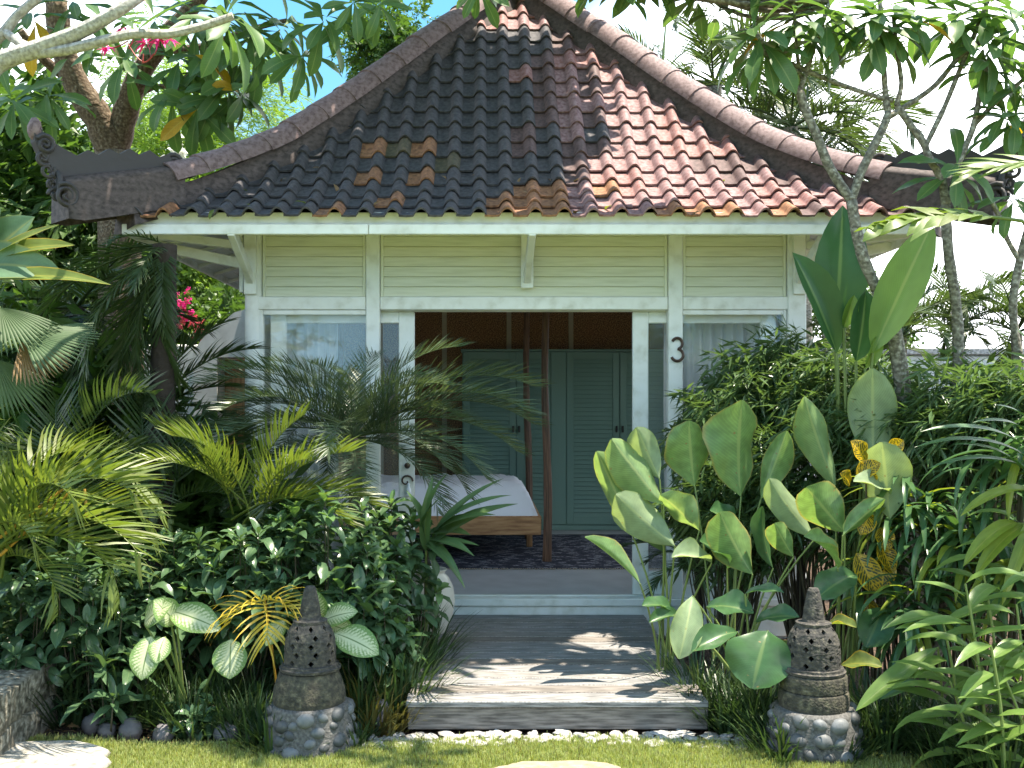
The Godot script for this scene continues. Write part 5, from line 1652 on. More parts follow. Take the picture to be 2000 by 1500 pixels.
func left_bed() -> void:
	# leafy shrubs, from the deck outwards
	var mats := [M.lf_shrub, M.lf_shrub_young]
	var g := func(px: float, d: float) -> Vector3: return Vector3((px - 950) * d / 2000.0, -0.01, -d)
	shrub(g.call(766, 6.3), Vector3(0.31, 1.16, 0.36), 300, "glossy green shrub hanging over the deck beside the cream urn", mats)
	shrub(g.call(640, 5.85), Vector3(0.40, 1.20, 0.36), 300, "tall glossy green shrub below the feathery date palm", mats)
	shrub(g.call(480, 5.80), Vector3(0.40, 1.10, 0.36), 300, "glossy green shrub with pale young tips above the cream-patterned leaves", mats)
	shrub(g.call(330, 5.80), Vector3(0.40, 0.96, 0.34), 290, "glossy green shrub between the yellow-green palm and the bed", mats)
	shrub(g.call(185, 5.60), Vector3(0.40, 0.90, 0.32), 270, "dark green shrub beyond the end of the coral wall", [M.lf_shrub, M.lf_shrub])
	shrub(g.call(40, 5.55), Vector3(0.36, 0.82, 0.28), 230, "dark green shrub behind the low coral wall", [M.lf_shrub, M.lf_shrub])
	shrub(g.call(705, 5.62), Vector3(0.26, 0.74, 0.2), 230, "low green shrub just behind the stone lantern", mats)
	# larger-leaved plant at the foot of the shrubs
	var lo := shrub(g.call(215, 5.28), Vector3(0.17, 0.42, 0.12), 34, "low plant with long dark pointed leaves beside the coral wall", [M.lf_shrub, M.lf_shrub], 0.19, 10, "plant", "lance", 0.34)
	var lo2 := shrub(g.call(372, 5.22), Vector3(0.11, 0.27, 0.09), 26, "small dark rosette plant between the two cream-patterned plants", [M.lf_shrub, M.lf_shrub], 0.12, 6, "plant", "ellipse", 0.4)
	# broad strappy leaves leaning over the deck in front of the bed frame
	var lp := thing("ginger_plant", "plant with long smooth arching leaves leaning across the doorway", "plant", g.call(832, 6.25))
	for a in [[1012, 992, 44], [985, 942, 26], [925, 1090, 30], [918, 1048, 40], [880, 928, 34], [968, 1012, 34], [868, 975, 30], [905, 1150, 26], [848, 930, 28], [1000, 975, 30], [892, 1120, 28], [790, 960, 30], [935, 1070, 26]]:
		var b := P(832 + rnd(-8, 8), 1060 + rnd(-20, 20), 6.2)
		leaf_between(lp, b, P(a[0], a[1], 6.05 + rnd(-0.1, 0.1)), a[2] * 6.1 / 2000 * 1.0, Vector3(0.0, 1, 0.55), M.lf_long, "lance", 0.8, 0.25, 0.05)
	stalk(lp, g.call(832, 6.25), P(832, 1050, 6.2), 0.012, 0.008, M.stalk_green)
	# cream-patterned dumb canes
	for grp in [[372, 5.35, "dumb cane with cream leaves rimmed green under the glossy shrubs", [[330, 1192, 432, 1232, 58], [296, 1242, 277, 1328, 54], [322, 1244, 306, 1296, 40], [452, 1248, 449, 1326, 62], [282, 1218, 338, 1180, 52], [345, 1220, 300, 1172, 50]]], [640, 5.32, "dumb cane with cream leaves beside the spire of the stone lantern", [[628, 1214, 700, 1196, 46], [652, 1236, 739, 1280, 62], [622, 1212, 603, 1146, 48], [640, 1220, 690, 1238, 40], [556, 1212, 520, 1262, 40]]]]:
		var t := thing("dumb_cane", grp[2], "plant", g.call(grp[0], grp[1]), "cream-patterned dumb canes")
		var foot: Vector3 = g.call(grp[0], grp[1])
		for a in grp[3]:
			var d: float = 5.12 if a[3] > 1250 else 5.2
			var bs := P(a[0], a[1], d + 0.05)
			var lf := leaf_between(t, bs, P(a[2], a[3], d - 0.02), a[4] * d / 2000.0 * 1.15, Vector3(rnd(-0.2, 0.2), 0.75, 0.9), M.lf_dieff, "ellipse", 0.6, 0.18, 0.06)
			stalk(t, foot + Vector3(rnd(-0.03, 0.03), 0.0, 0), bs, 0.008, 0.005, M.stalk_green, Vector3(0, 0.04, 0.0))
	# yellow young palm frond
	var yp := thing("seedling_palm", "seedling palm with bright yellow drooping leaflets beside the lantern spire", "palm", g.call(548, 5.4))
	var ym := variants("yellow_frond", 2, func(i): return frond_mesh(0.26, 9, 0.32, 0.015, 1.2, 1.1, 1.9, 0.5, 60 + i, 0.04, 0.006))
	for f in [[518, 1172, -1.0, -0.1], [515, 1170, 1.0, 0.05], [515, 1176, 0.15, -0.2]]:
		partw(yp, "frond", pick(ym), M.pf_yellow, aim(Vector3(f[2], f[3], 0.35), Vector3.UP, P(f[0], f[1], 5.2), 0.85))
	stalk(yp, g.call(548, 5.4), P(516, 1166, 5.2), 0.006, 0.005, M.stalk_orange, Vector3(0, 0.05, 0))
	# strappy grass along the edge
	tufts([[135, 1408], [185, 1400], [150, 1370, 5.5], [235, 1392, 5.45]], "dark green strappy grass tuft against the end of the coral wall", M.pf_grass, 0.40)
	tufts([[290, 1405, 5.4], [350, 1425], [410, 1430], [455, 1436], [490, 1430], [400, 1390, 5.5], [330, 1390, 5.5], [445, 1380, 5.5], [505, 1390, 5.5], [375, 1436]], "strappy green grass tuft below the cream-patterned leaves", M.pf_grass, 0.34)
	tufts([[705, 1405, 5.35], [745, 1408], [775, 1390, 5.5], [800, 1370, 5.65], [735, 1370, 5.6], [770, 1340, 5.9], [812, 1330, 6.05], [825, 1300, 6.3], [700, 1350, 5.7], [680, 1395, 5.5]], "strappy green grass tuft between the stone lantern and the deck", M.pf_grass, 0.38)
	tufts([[512, 1448], [700, 1452], [530, 1462]], "strappy green grass tuft against the pebbled plinth by the dumb canes", M.pf_grass, 0.24)
	tufts([[748, 1428], [722, 1420], [775, 1418]], "yellowing dry grass tuft at the front corner of the deck", M.pf_grass_dry, 0.32)

func palms_left() -> void:
	var g := func(px: float, d: float) -> Vector3: return Vector3((px - 950) * d / 2000.0, -0.01, -d)
	# feathery date palm in front of the window
	var dm := variants("date", 4, func(i): return frond_mesh(1.05, 56, 0.25, 0.0085, 1.25, 0.95, 0.45, 0.35, 70 + i, 0.12, 0.0065, 0.18))
	var top := P(690, 855, 6.55)
	var fr := ring_of_fronds(top, 34, -0.2, 1.25, 0.72, 1.0, 0.75)
	for a in [[1.0, 0.75, 0.25, 1.18], [1.0, 0.95, 0.1, 1.22], [1.0, 0.45, 0.3, 1.08], [1.0, 0.62, -0.1, 1.2], [0.9, 0.25, 0.5, 1.0], [-0.8, 0.9, 0.2, 1.0], [-1.0, 0.5, 0.3, 0.95], [0.15, -0.25, 0.8, 0.75]]:
		fr.append([top, Vector3(a[0], a[1], a[2]), a[3]])
	palm("date_palm", g.call(690, 6.6), "feathery grey-green date palm in front of the window and doorway", fr, dm, M.pf_date, 0.055, M.bark_brown)
	# clumps of golden cane palm
	var am := variants("areca", 5, func(i): return frond_mesh(1.15, 28, 0.36, 0.0185, 1.7 + 0.15 * i, 0.85, 0.75, 0.5, 80 + i, 0.22, 0.011, 0.1))
	var base := P(-30, 1095, 5.15)
	fr = []
	for a in [[0.75, 1.5, 0.15, 0.95], [0.95, 1.1, 0.3, 0.95], [0.55, 1.7, -0.2, 0.95], [1.0, 0.75, 0.1, 0.85], [0.35, 1.6, 0.35, 0.9], [1.0, 1.4, -0.25, 0.85], [0.5, 1.3, 0.5, 0.7], [-0.2, 1.6, 0.2, 0.9], [0.85, 0.5, 0.4, 0.6], [0.2, 1.5, -0.4, 0.9]]:
		fr.append([base + Vector3(rnd(-0.08, 0.08), rnd(-0.1, 0.0), rnd(-0.08, 0.08)), Vector3(a[0], a[1], a[2]), a[3]])
	var cane := palm("golden_cane_palm", Vector3(base.x, -0.01, base.z), "golden cane palm with sunlit yellow-green arching fronds beside the coral wall", fr, am, M.pf_areca, 0.018, M.stalk_green, "palm", "golden cane palms")
	for q in [[0, 1085, 135, 962], [0, 1050, 130, 950], [170, 1010, 165, 955]]:
		stalk(cane, P(q[0], q[1], 5.1), P(q[2], q[3], 5.1), 0.009, 0.007, M.stalk_orange)
	base = P(478, 1010, 6.0)
	fr = []
	for a in [[0.55, 0.75, 0.2, 0.85], [0.25, 1.2, 0.1, 0.72], [-0.25, 1.3, 0.2, 0.75], [-0.5, 1.1, 0.1, 0.72], [0.85, 0.55, 0.35, 0.82], [1.0, 0.75, 0.0, 0.8], [-0.1, 1.0, 0.6, 0.62], [0.45, 0.9, 0.5, 0.66], [-0.7, 0.8, 0.3, 0.68]]:
		fr.append([base + Vector3(rnd(-0.08, 0.08), rnd(-0.05, 0.05), rnd(-0.05, 0.05)), Vector3(a[0], a[1], a[2]), a[3]])
	palm("golden_cane_palm", Vector3(base.x, -0.01, base.z), "golden cane palm with upright yellow-green fronds rising out of the glossy shrubs", fr, variants("areca_up", 4, func(i): return frond_mesh(1.0, 26, 0.32, 0.0175, 0.9 + 0.15 * i, 0.8, 0.6, 0.5, 180 + i, 0.22, 0.01, 0.1)), M.pf_areca, 0.025, M.stalk_green, "palm", "golden cane palms")
	base = P(300, 1000, 6.3)
	fr = []
	for a in [[0.2, 1.3, 0.1, 0.85], [-0.5, 1.2, 0.2, 0.9], [0.6, 1.1, 0.0, 0.8], [-0.2, 1.5, 0.0, 0.95], [0.9, 0.8, 0.3, 0.7], [-0.9, 0.9, 0.2, 0.8], [0.4, 1.5, -0.3, 0.9], [-0.6, 0.6, 0.6, 0.6]]:
		fr.append([base + Vector3(rnd(-0.1, 0.1), rnd(-0.05, 0.05), rnd(-0.05, 0.05)), Vector3(a[0], a[1], a[2]), a[3]])
	palm("golden_cane_palm", Vector3(base.x, -0.01, base.z), "dull green cane palm between two golden ones", fr, am, M.pf_far, 0.025, M.stalk_green, "palm", "golden cane palms")
	base = P(130, 960, 6.2)
	fr = []
	for a in [[0.3, 1.3, 0.1, 0.85], [-0.6, 1.2, 0.2, 0.8], [0.7, 1.0, 0.2, 0.75], [-0.1, 1.5, 0.2, 0.85], [1.0, 0.8, 0.3, 0.7], [-1.0, 0.9, 0.2, 0.8]]:
		fr.append([base + Vector3(rnd(-0.1, 0.1), rnd(-0.05, 0.05), 0), Vector3(a[0], a[1], a[2]), a[3]])
	palm("golden_cane_palm", Vector3(base.x, -0.01, base.z), "green cane palm behind the golden one by the coral wall", fr, am, M.pf_far, 0.025, M.stalk_green, "palm", "golden cane palms")
	var bs3 := variants("big_spray", 4, func(i): return spray_mesh(22, 0.24, 0.08, 0.5, "ellipse", 210 + i, 0.35))
	tree("understory_bush", g.call(235, 7.4), 1.75, Vector3(0.75, 0.85, 0.4), 200, "leafy bush behind the cane palms", bs3[0], M.lf_bg, M.twig, 9, 0.03)
	tree("understory_bush", g.call(60, 7.2), 2.1, Vector3(0.7, 1.0, 0.4), 230, "leafy bush behind the fan palm", bs3[1], M.lf_bg, M.twig, 9, 0.03)
	tree("understory_bush", g.call(430, 7.0), 1.35, Vector3(0.4, 0.65, 0.3), 130, "leafy bush beside the round corner post", bs3[2], M.lf_bg, M.twig, 7, 0.03)
	# dark trunked palm under the corner of the eaves
	var km := variants("dark", 4, func(i): return frond_mesh(1.0, 40, 0.34, 0.019, 0.9, 0.75, 0.6, 0.15, 90 + i, 0.1, 0.012, 0.15))
	top = P(322, 478, 6.55)
	fr = []
	for a in [[-0.55, -0.5, 0.35, 0.95], [-0.9, -0.25, 0.2, 1.0], [-0.35, -0.9, 0.3, 0.95], [-0.15, -1.0, 0.25, 0.9], [-0.8, -0.7, 0.1, 1.0], [0.05, -0.9, 0.5, 0.6], [-1.0, -0.05, 0.1, 0.8], [-0.5, -0.6, -0.4, 1.0], [-0.25, 0.1, 0.35, 0.45], [-0.1, -0.2, 0.5, 0.5]]:
		fr.append([top, Vector3(a[0], a[1], a[2]), a[3]])
	palm("dark_palm", g.call(296, 6.6), "palm with a dark shaggy trunk and hanging dark fronds under the eaves corner", fr, km, M.pf_far, 0.095, M.bark_dark)
	top = P(300, 800, 7.0)
	fr = []
	for a in [[0.75, 0.9, 0.1, 0.85], [0.45, 1.2, 0.1, 0.8], [-0.6, 1.0, 0.2, 0.8], [1.0, 0.55, 0.2, 0.8], [0.15, 1.3, 0.0, 0.7], [1.0, 0.2, 0.3, 0.7], [-1.0, 0.5, 0.2, 0.8], [0.6, -0.1, 0.5, 0.7], [-0.4, 0.2, 0.6, 0.7], [0.2, 0.3, 0.7, 0.6]]:
		fr.append([top, Vector3(a[0], a[1], a[2]), a[3]])
	palm("dark_palm", g.call(300, 7.0), "low dark palm with stiff spreading fronds in front of the white gateway", fr, km, M.pf_far, 0.06, M.bark_dark)
	top = P(150, 600, 7.6)
	fr = ring_of_fronds(top, 16, -0.9, 0.9, 0.9, 1.2)
	palm("dark_palm", g.call(150, 7.6), "tall dark palm behind the broad banana leaves", fr, km, M.pf_far, 0.07, M.bark_dark)
	# fan palm at the edge of the picture
	var fm := variants("fan", 3, func(i): return fan_mesh(0.36, 22, 0.9, 0.62, 0.22, i))
	var fp := thing("fan_palm", "fan palm with pleated round leaves and a dry brown skirt", "palm", g.call(-60, 5.25))
	var hub := P(-60, 760, 5.25)
	for a in [[45, 655, 0.92, -0.08, 0.3, 1.0, M.pf_fan], [-10, 700, 0.45, -0.9, 0.5, 0.9, M.pf_fan], [40, 668, 0.8, -0.62, 0.35, 0.72, M.pf_dead], [-40, 640, -0.3, 0.9, 0.4, 0.9, M.pf_fan], [0, 600, 0.2, -0.2, -0.9, 0.9, M.pf_fan]]:
		var c := P(a[0], a[1], 5.1)
		partw(fp, "fan_leaf", pick(fm), a[6], aim(Vector3(a[2], a[3], 0.15), Vector3(0.1, 0.8, 0.6), c, a[5]))
		stalk(fp, hub, c, 0.01, 0.007, M.stalk_green, Vector3(0, 0.05, 0))
	var tk := MB.new()
	tk.tube([g.call(-60, 5.25), hub], [0.07, 0.06], 10)
	partw(fp, "trunk", tk.commit(), M.bark_brown)
	# banana at the edge
	var bp := thing("banana_plant", "banana plant with broad pale green leaves, some browning, beside the eaves", "plant", g.call(-110, 5.05))
	var heart := P(-95, 560, 5.05)
	for a in [[5, 405, 95, M.lf_banana, 0.25, 1.0], [70, 425, 100, M.lf_banana, 0.3, 1.0], [120, 445, 26, M.lf_calathea_yellow, 0.5, 0.4], [148, 490, 44, M.lf_calathea_yellow, 0.9, 0.5], [118, 545, 80, M.lf_banana, 1.3, 0.8], [216, 566, 34, M.lf_calathea_yellow, 0.7, 0.35], [-30, 380, 90, M.lf_banana, 0.2, 1.0], [60, 500, 60, M.lf_banana, 0.6, 0.8]]:
		leaf_between(bp, heart + Vector3(rnd(-0.02, 0.02), rnd(-0.08, 0.05), rnd(-0.05, 0.05)), P(a[0], a[1], 4.9 + rnd(-0.1, 0.1)), a[2] * 5.0 / 2000 * 1.2, Vector3(-0.1, 0.8 - 0.5 * a[5], 0.5 + 0.4 * a[5]), a[3], "ellipse", a[4], 0.35, 0.08)
	stalk(bp, g.call(-110, 5.05), heart, 0.05, 0.03, M.stalk_green, Vector3.ZERO, "stem")

func right_bed() -> void:
	var g := func(px: float, d: float) -> Vector3: return Vector3((px - 950) * d / 2000.0, -0.01, -d)
	# big paddle leaves: base px, tip px, width px, depth, material, faces (x, y, z), fold
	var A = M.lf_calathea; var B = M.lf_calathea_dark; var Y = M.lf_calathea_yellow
	var clumps := [
		[1300, 5.95, "paddle-leaved plant with folded pale leaves crossing the open door", [
			[1236, 1046, 1166, 886, 66, 5.85, A, 0.7], [1296, 985, 1196, 858, 88, 5.8, A, 0.4], [1288, 935, 1244, 836, 66, 5.85, A, 0.5], [1318, 1066, 1206, 968, 84, 5.75, A, 0.35], [1366, 1036, 1290, 968, 70, 5.8, A, 0.4], [1250, 1140, 1142, 1052, 40, 5.6, A, 1.0], [1390, 1100, 1312, 1092, 54, 5.65, A, 0.6], [1300, 1080, 1270, 990, 60, 5.9, B, 0.3]]],
		[1420, 5.80, "tall paddle-leaved plant with the largest upright leaf below the numeral", [
			[1447, 970, 1452, 783, 128, 5.9, A, 0.12], [1357, 950, 1346, 822, 100, 5.95, A, 0.1], [1486, 975, 1536, 842, 62, 5.85, A, 0.45], [1592, 1052, 1506, 936, 62, 5.6, A, 0.35], [1470, 1122, 1408, 1002, 92, 5.6, A, 0.2], [1550, 1088, 1514, 1024, 54, 5.5, A, 0.5], [1440, 1045, 1385, 1000, 70, 5.9, B, 0.2], [1510, 1110, 1492, 990, 44, 5.7, B, 0.4], [1420, 1110, 1365, 1060, 76, 5.75, B, 0.2]]],
		[1640, 5.65, "paddle-leaved plant with tall lit leaves beside the yellow croton", [
			[1706, 910, 1704, 722, 98, 5.85, A, 0.3], [1632, 952, 1572, 776, 72, 5.85, A, 0.4], [1738, 1014, 1722, 866, 104, 5.5, A, 0.2], [1738, 968, 1666, 944, 52, 5.55, A, 0.3], [1650, 1040, 1576, 954, 92, 5.5, A, 0.3], [1646, 1046, 1728, 976, 46, 5.4, A, 0.8], [1636, 1110, 1568, 1052, 58, 5.35, A, 0.5], [1672, 1122, 1594, 1172, 66, 5.4, B, 0.2], [1722, 1188, 1690, 1264, 70, 5.4, B, 0.2]]],
		[1480, 5.35, "low paddle-leaved plant with dark round leaves touching the deck edge", [
			[1500, 1232, 1470, 1344, 128, 5.15, B, 0.05], [1352, 1164, 1326, 1285, 64, 5.25, A, 0.15], [1380, 1185, 1470, 1200, 62, 5.4, B, 0.2], [1440, 1234, 1352, 1274, 52, 5.2, B, 0.4], [1320, 1196, 1254, 1186, 40, 5.5, B, 0.3], [1330, 1205, 1268, 1218, 34, 5.45, B, 0.6], [1455, 1160, 1530, 1160, 26, 5.3, B, 0.4], [1640, 1302, 1722, 1304, 44, 5.1, Y, 0.3], [1612, 1222, 1672, 1228, 34, 5.1, Y, 0.5], [1475, 1215, 1560, 1208, 44, 5.3, B, 0.3], [1530, 1250, 1545, 1300, 50, 5.2, Y, 0.4]]]]
	for c in clumps:
		var foot: Vector3 = g.call(c[0], c[1])
		var t := thing("paddle_leaf_plant", c[2], "plant", foot, "paddle-leaved plants in the bed")
		for a in c[3]:
			var bs := P(a[0], a[1], a[5])
			var up = a[3] < a[1] - 60
			var face := Vector3(rnd(-0.7, 0.7), 0.35, -1.0) if up else Vector3(rnd(-0.3, 0.3), 0.9, 0.6)
			var tip := P(a[2], a[3], a[5] - (0.05 if up else 0.12))
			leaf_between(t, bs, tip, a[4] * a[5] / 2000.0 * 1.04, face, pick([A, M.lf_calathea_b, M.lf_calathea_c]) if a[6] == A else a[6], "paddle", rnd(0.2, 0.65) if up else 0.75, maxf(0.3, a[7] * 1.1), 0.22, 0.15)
			stalk(t, foot + Vector3(rnd(-0.08, 0.08), 0, rnd(-0.06, 0.06)), bs, 0.009, 0.005, M.stalk_green, Vector3((bs.x - foot.x) * -0.12, 0.02, 0))
	# tall canna-like leaves against the eaves
	var cn := thing("tall_canna", "tall plant with three huge upright leaves in front of the eaves", "plant", g.call(1665, 6.3))
	var heart := g.call(1665, 6.3)
	for a in [[1630, 660, 1645, 402, 112, 6.2, M.lf_canna, 0.3, -0.1], [1634, 690, 1546, 494, 92, 6.15, M.lf_canna, 0.6, 0.3], [1704, 690, 1822, 436, 96, 5.95, M.lf_canna_light, 0.4, -0.4], [1672, 706, 1690, 566, 74, 6.1, M.lf_canna, 0.4, 0.2], [1648, 640, 1668, 576, 34, 6.1, M.lf_canna_light, 0.8, 0.0], [1690, 720, 1716, 650, 34, 6.0, M.lf_canna_light, 0.8, 0.2]]:
		var bs := P(a[0], a[1], a[5])
		leaf_between(cn, bs, P(a[2], a[3], a[5] - 0.05), a[4] * a[5] / 2000.0, Vector3(a[8], 0.25, 1.0), a[6], "ellipse", 0.25, a[7], 0.05)
		stalk(cn, heart, bs, 0.014, 0.009, M.stalk_green)
	# torn banana frond that reaches in from outside the picture
	var tf := thing("torn_frond_palm", "palm frond with broad torn lime leaflets in front of the eaves end", "palm", g.call(2150, 5.2))
	var tm := frond_mesh(0.75, 10, 0.26, 0.085, 0.5, 0.75, 1.4, 0.15, 300, 0.2, 0.01, 0.15)
	partw(tf, "frond", tm, M.pf_frond_lit, aim(Vector3(-1.0, 0.12, 0.1), Vector3(0, 1, 0.5), P(1998, 432, 5.2)))
	partw(tf, "frond", frond_mesh(0.45, 10, 0.25, 0.035, 0.3, 0.5, 0.4, 0.1, 301, 0.1), M.pf_frond_lit, aim(Vector3(-1.0, -0.05, 0.0), Vector3(0, 1, 0.6), P(2065, 312, 5.2)))
	stalk(tf, g.call(2150, 5.2), P(2000, 432, 5.2), 0.03, 0.012, M.stalk_green, Vector3(0.15, 0.3, 0))
	stalk(tf, g.call(2150, 5.2), P(2065, 312, 5.2), 0.03, 0.012, M.stalk_green, Vector3(0.15, 0.1, 0))
	# fine-leaved bamboo shrubs
	var bs2 := variants("bamboo_spray", 5, func(i): return spray_mesh(11, 0.15, 0.02, 0.16, "lance", 130 + i, 0.25))
	for a in [[1440, 850, 6.9, 0.38, 0.52, "fine-leaved bamboo shrub spilling in front of the curtained window"], [1560, 765, 7.0, 0.42, 0.36, "fine-leaved bamboo shrub below the tall canna leaves"], [1760, 845, 6.15, 0.40, 0.30, "fine-leaved bamboo shrub behind the lit paddle leaves"], [1890, 830, 5.95, 0.36, 0.32, "fine-leaved bamboo shrub under the frangipani trunks"], [1590, 960, 6.4, 0.5, 0.4, "dark fine-leaved bamboo shrub between the paddle leaves"], [1420, 1010, 6.6, 0.3, 0.4, "dark fine-leaved bamboo shrub close to the post with the numeral"], [1830, 930, 6.3, 0.4, 0.35, "fine-leaved bamboo shrub behind the strappy clumps"], [2010, 830, 5.9, 0.3, 0.36, "fine-leaved bamboo shrub beside the last frangipani trunk"], [1660, 800, 6.6, 0.4, 0.36, "fine-leaved bamboo shrub around the canna stems"]]:
		var c := P(a[0], a[1], a[2])
		var t := thing("bamboo_shrub", a[5], "shrub", Vector3(c.x, -0.01, c.z), "fine-leaved bamboo shrubs")
		var st := MB.new()
		var n := 0
		var inner := []
		while n < 340:
			var e := ball()
			var p := c + Vector3(e.x * a[3], e.y * a[4], e.z * 0.24)
			var x := aim(Vector3(e.x * 0.8 + rnd(-0.5, 0.5), rnd(-0.25, 0.6), e.z * 0.5 + rnd(-0.2, 0.9)), Vector3.UP, p, rnd(0.75, 1.2))
			if n < 150 and e.length() > 0.6 and e.z > -0.4:
				partw(t, "leaf_spray", pick(bs2), M.lf_bamboo, x)
			else: inner.append(t.global_transform.affine_inverse() * x)
			if n % 9 == 0: st.tube(bow(Vector3(rnd(-0.1, 0.1), 0, 0), p - t.position, Vector3(e.x * 0.1, 0.1, 0), 5), taper(6, 0.007, 0.002), 5, false)
			n += 1
		swarm(t, "inner_foliage", bs2[0], M.lf_bamboo, inner)
		part(t, "stem", st.commit(), M.twig)
	# strap-leaved clumps
	var ss := variants("strap", 5, func(i): return leaf_mesh(0.52, 0.047, "strap", 1.5 + 0.25 * i, 0.3, 9, 0.04, 0.0, i, 1))
	for a in [[1700, 1120, 5.75, 40, M.lf_strap, 0.85, "dark strap-leaved clump beside the yellow croton"], [1790, 1010, 5.7, 70, M.lf_strap, 0.9, "strap-leaved clump with glossy arching leaves below the bamboo"], [1900, 1080, 5.5, 84, M.lf_strap, 1.0, "large strap-leaved clump with long hanging leaves above the ginger"], [1980, 930, 5.3, 40, M.lf_strap, 1.0, "strap-leaved clump with sunbleached pointed leaves at the bed's far end"], [1800, 1200, 5.45, 70, M.lf_strap, 0.9, "strap-leaved clump low behind the ginger stems"], [2010, 1130, 5.2, 50, M.lf_strap, 1.0, "strap-leaved clump with a few lime leaves behind the tallest ginger"]]:
		var c := P(a[0], a[1], a[2])
		var t := thing("strap_leaf_clump", a[6], "plant", Vector3(c.x, -0.01, c.z), "strap-leaved clumps")
		for k in a[3]:
			var an := rnd(0, TAU)
			var el := rnd(0.1, 1.2)
			var dir := Vector3(cos(an) * cos(el) - 0.15, sin(el), absf(sin(an)) * cos(el) * 1.1 - 0.2)
			var lime := rnd(0, 1) < 0.2
			partw(t, "leaf", pick(ss), M.lf_strap_lime if lime else a[4], aim(dir, Vector3.UP, c + Vector3(rnd(-0.12, 0.12), rnd(-0.15, 0.12), rnd(-0.08, 0.08)), a[5] * rnd(0.75, 1.15)))
		for q in 4: stalk(t, Vector3(c.x + rnd(-0.1, 0.1), -0.01, c.z), c + Vector3(rnd(-0.1, 0.1), -0.05, rnd(-0.05, 0.05)), 0.012, 0.01, M.twig)
	var lime := thing("strap_leaf_clump", "clump with arching lime yellow strap leaves above the ginger", "plant", g.call(2080, 5.0), "strap-leaved clumps")
	for a in [[1985, 1020, 1885, 1110, 30], [2005, 1025, 1908, 1130, 30], [2020, 960, 1880, 1015, 26], [2020, 950, 1860, 880, 18], [2030, 900, 1800, 858, 20], [2030, 915, 1790, 888, 18], [2030, 935, 1815, 928, 16], [2040, 880, 1940, 800, 18], [2040, 1080, 1975, 1120, 26], [2030, 1000, 1960, 1180, 24], [2030, 870, 1900, 835, 16]]:
		var m: Material = M.lf_strap_lime if a[1] > 950 else M.lf_strap
		leaf_between(lime, P(a[0], a[1], 5.0), P(a[2], a[3], 4.85), a[4] * 5.0 / 2000 * 1.2, Vector3(0, 1, 0.4), m, "strap", 1.0, 0.3, 0.03)
	stalk(lime, g.call(2080, 5.0), P(2030, 980, 5.0), 0.03, 0.02, M.twig)
	# croton
	var cr := thing("croton", "croton with yellow-netted leaves among the paddle leaves", "shrub", g.call(1705, 5.75))
	for a in [[1690, 905, 1660, 862, 42], [1672, 930, 1720, 905, 36], [1660, 945, 1640, 925, 34], [1740, 880, 1765, 860, 30], [1690, 945, 1700, 915, 34], [1672, 1080, 1712, 1160, 52], [1730, 1085, 1720, 1150, 44], [1715, 1060, 1742, 1120, 40], [1695, 1170, 1700, 1212, 34], [1720, 1030, 1735, 1075, 36], [1700, 1000, 1680, 1045, 36]]:
		leaf_between(cr, P(a[0], a[1], 5.55), P(a[2], a[3], 5.5), a[4] * 5.5 / 2000 * 1.1, Vector3(rnd(-0.3, 0.3), 0.5, 0.9), M.lf_croton, "ellipse", 0.5, 0.3, 0.1)
	for q in [[1690, 900], [1700, 1080], [1730, 1050]]: stalk(cr, g.call(1705, 5.75), P(q[0], q[1], 5.55), 0.008, 0.005, M.twig)
	# ginger stems at the corner
	var gs := variants("ginger", 4, func(i): return leaf_mesh(0.30, 0.08, "lance", 0.5 + 0.3 * i, 0.25, 7, 0.06, 0.0, i, 1))
	for a in [[1930, 1560, 1885, 1140, 4.55, 12, "ginger stem with a withered tip leaning out over the grass"], [2000, 1560, 1985, 1180, 4.6, 12, "ginger stem with long lit leaves beside the leaning one"], [1960, 1580, 1935, 1260, 4.4, 9, "shorter ginger stem in front of the withered one"], [2060, 1560, 2030, 1100, 4.7, 12, "tallest ginger stem at the edge of the bed"], [1880, 1540, 1838, 1200, 4.75, 11, "ginger stem behind the withered one, close to the drooping ribbed leaf"], [1960, 1540, 1915, 1090, 4.9, 13, "ginger stem rising through the lime strap leaves"], [2030, 1560, 1960, 1320, 4.45, 10, "low bushy ginger stem over the silvery grass"], [1900, 1560, 1855, 1330, 4.6, 9, "short ginger shoot at the front of the clump"], [2010, 1540, 1990, 1020, 5.0, 13, "slender ginger stem in front of the strap-leaved clump"]]:
		var p0 := P(a[0], a[1], a[4]); p0.y = 0.0
		var p1 := P(a[2], a[3], a[4])
		var t := thing("ginger_plant", a[6], "plant", p0, "ginger stems")
		stalk(t, p0, p1, 0.009, 0.005, M.stalk_green, Vector3(0.02, 0, 0), "stem")
		for k in a[5]:
			var f := lerpf(0.25, 1.0, float(k) / (a[5] - 1))
			var sd := -1.0 if k % 2 == 0 else 1.0
			var at := p0.lerp(p1, f)
			partw(t, "leaf", pick(gs), M.lf_ginger, aim(Vector3(sd * 0.9 - 0.15, 0.5 + rnd(-0.5, 0.4), rnd(-0.6, 0.9)), Vector3(0, 1, 0.3), at, rnd(0.8, 1.15)))
	var gl := thing("ginger_plant", "ginger shoot with one long drooping ribbed leaf beside the lantern rings", "plant", g.call(1850, 5.0), "ginger stems")
	leaf_between(gl, P(1832, 1264, 4.85), P(1672, 1390, 4.75), 0.105, Vector3(-0.3, 0.9, 0.6), M.lf_ginger, "ellipse", 0.25, 0.3, 0.04)
	leaf_between(gl, P(1800, 1330, 4.95), P(1720, 1368, 4.9), 0.07, Vector3(-0.1, 0.9, 0.5), M.lf_strap, "ellipse", 0.5, 0.3, 0.04)
	stalk(gl, g.call(1850, 5.0), P(1832, 1264, 4.85), 0.008, 0.005, M.stalk_green)
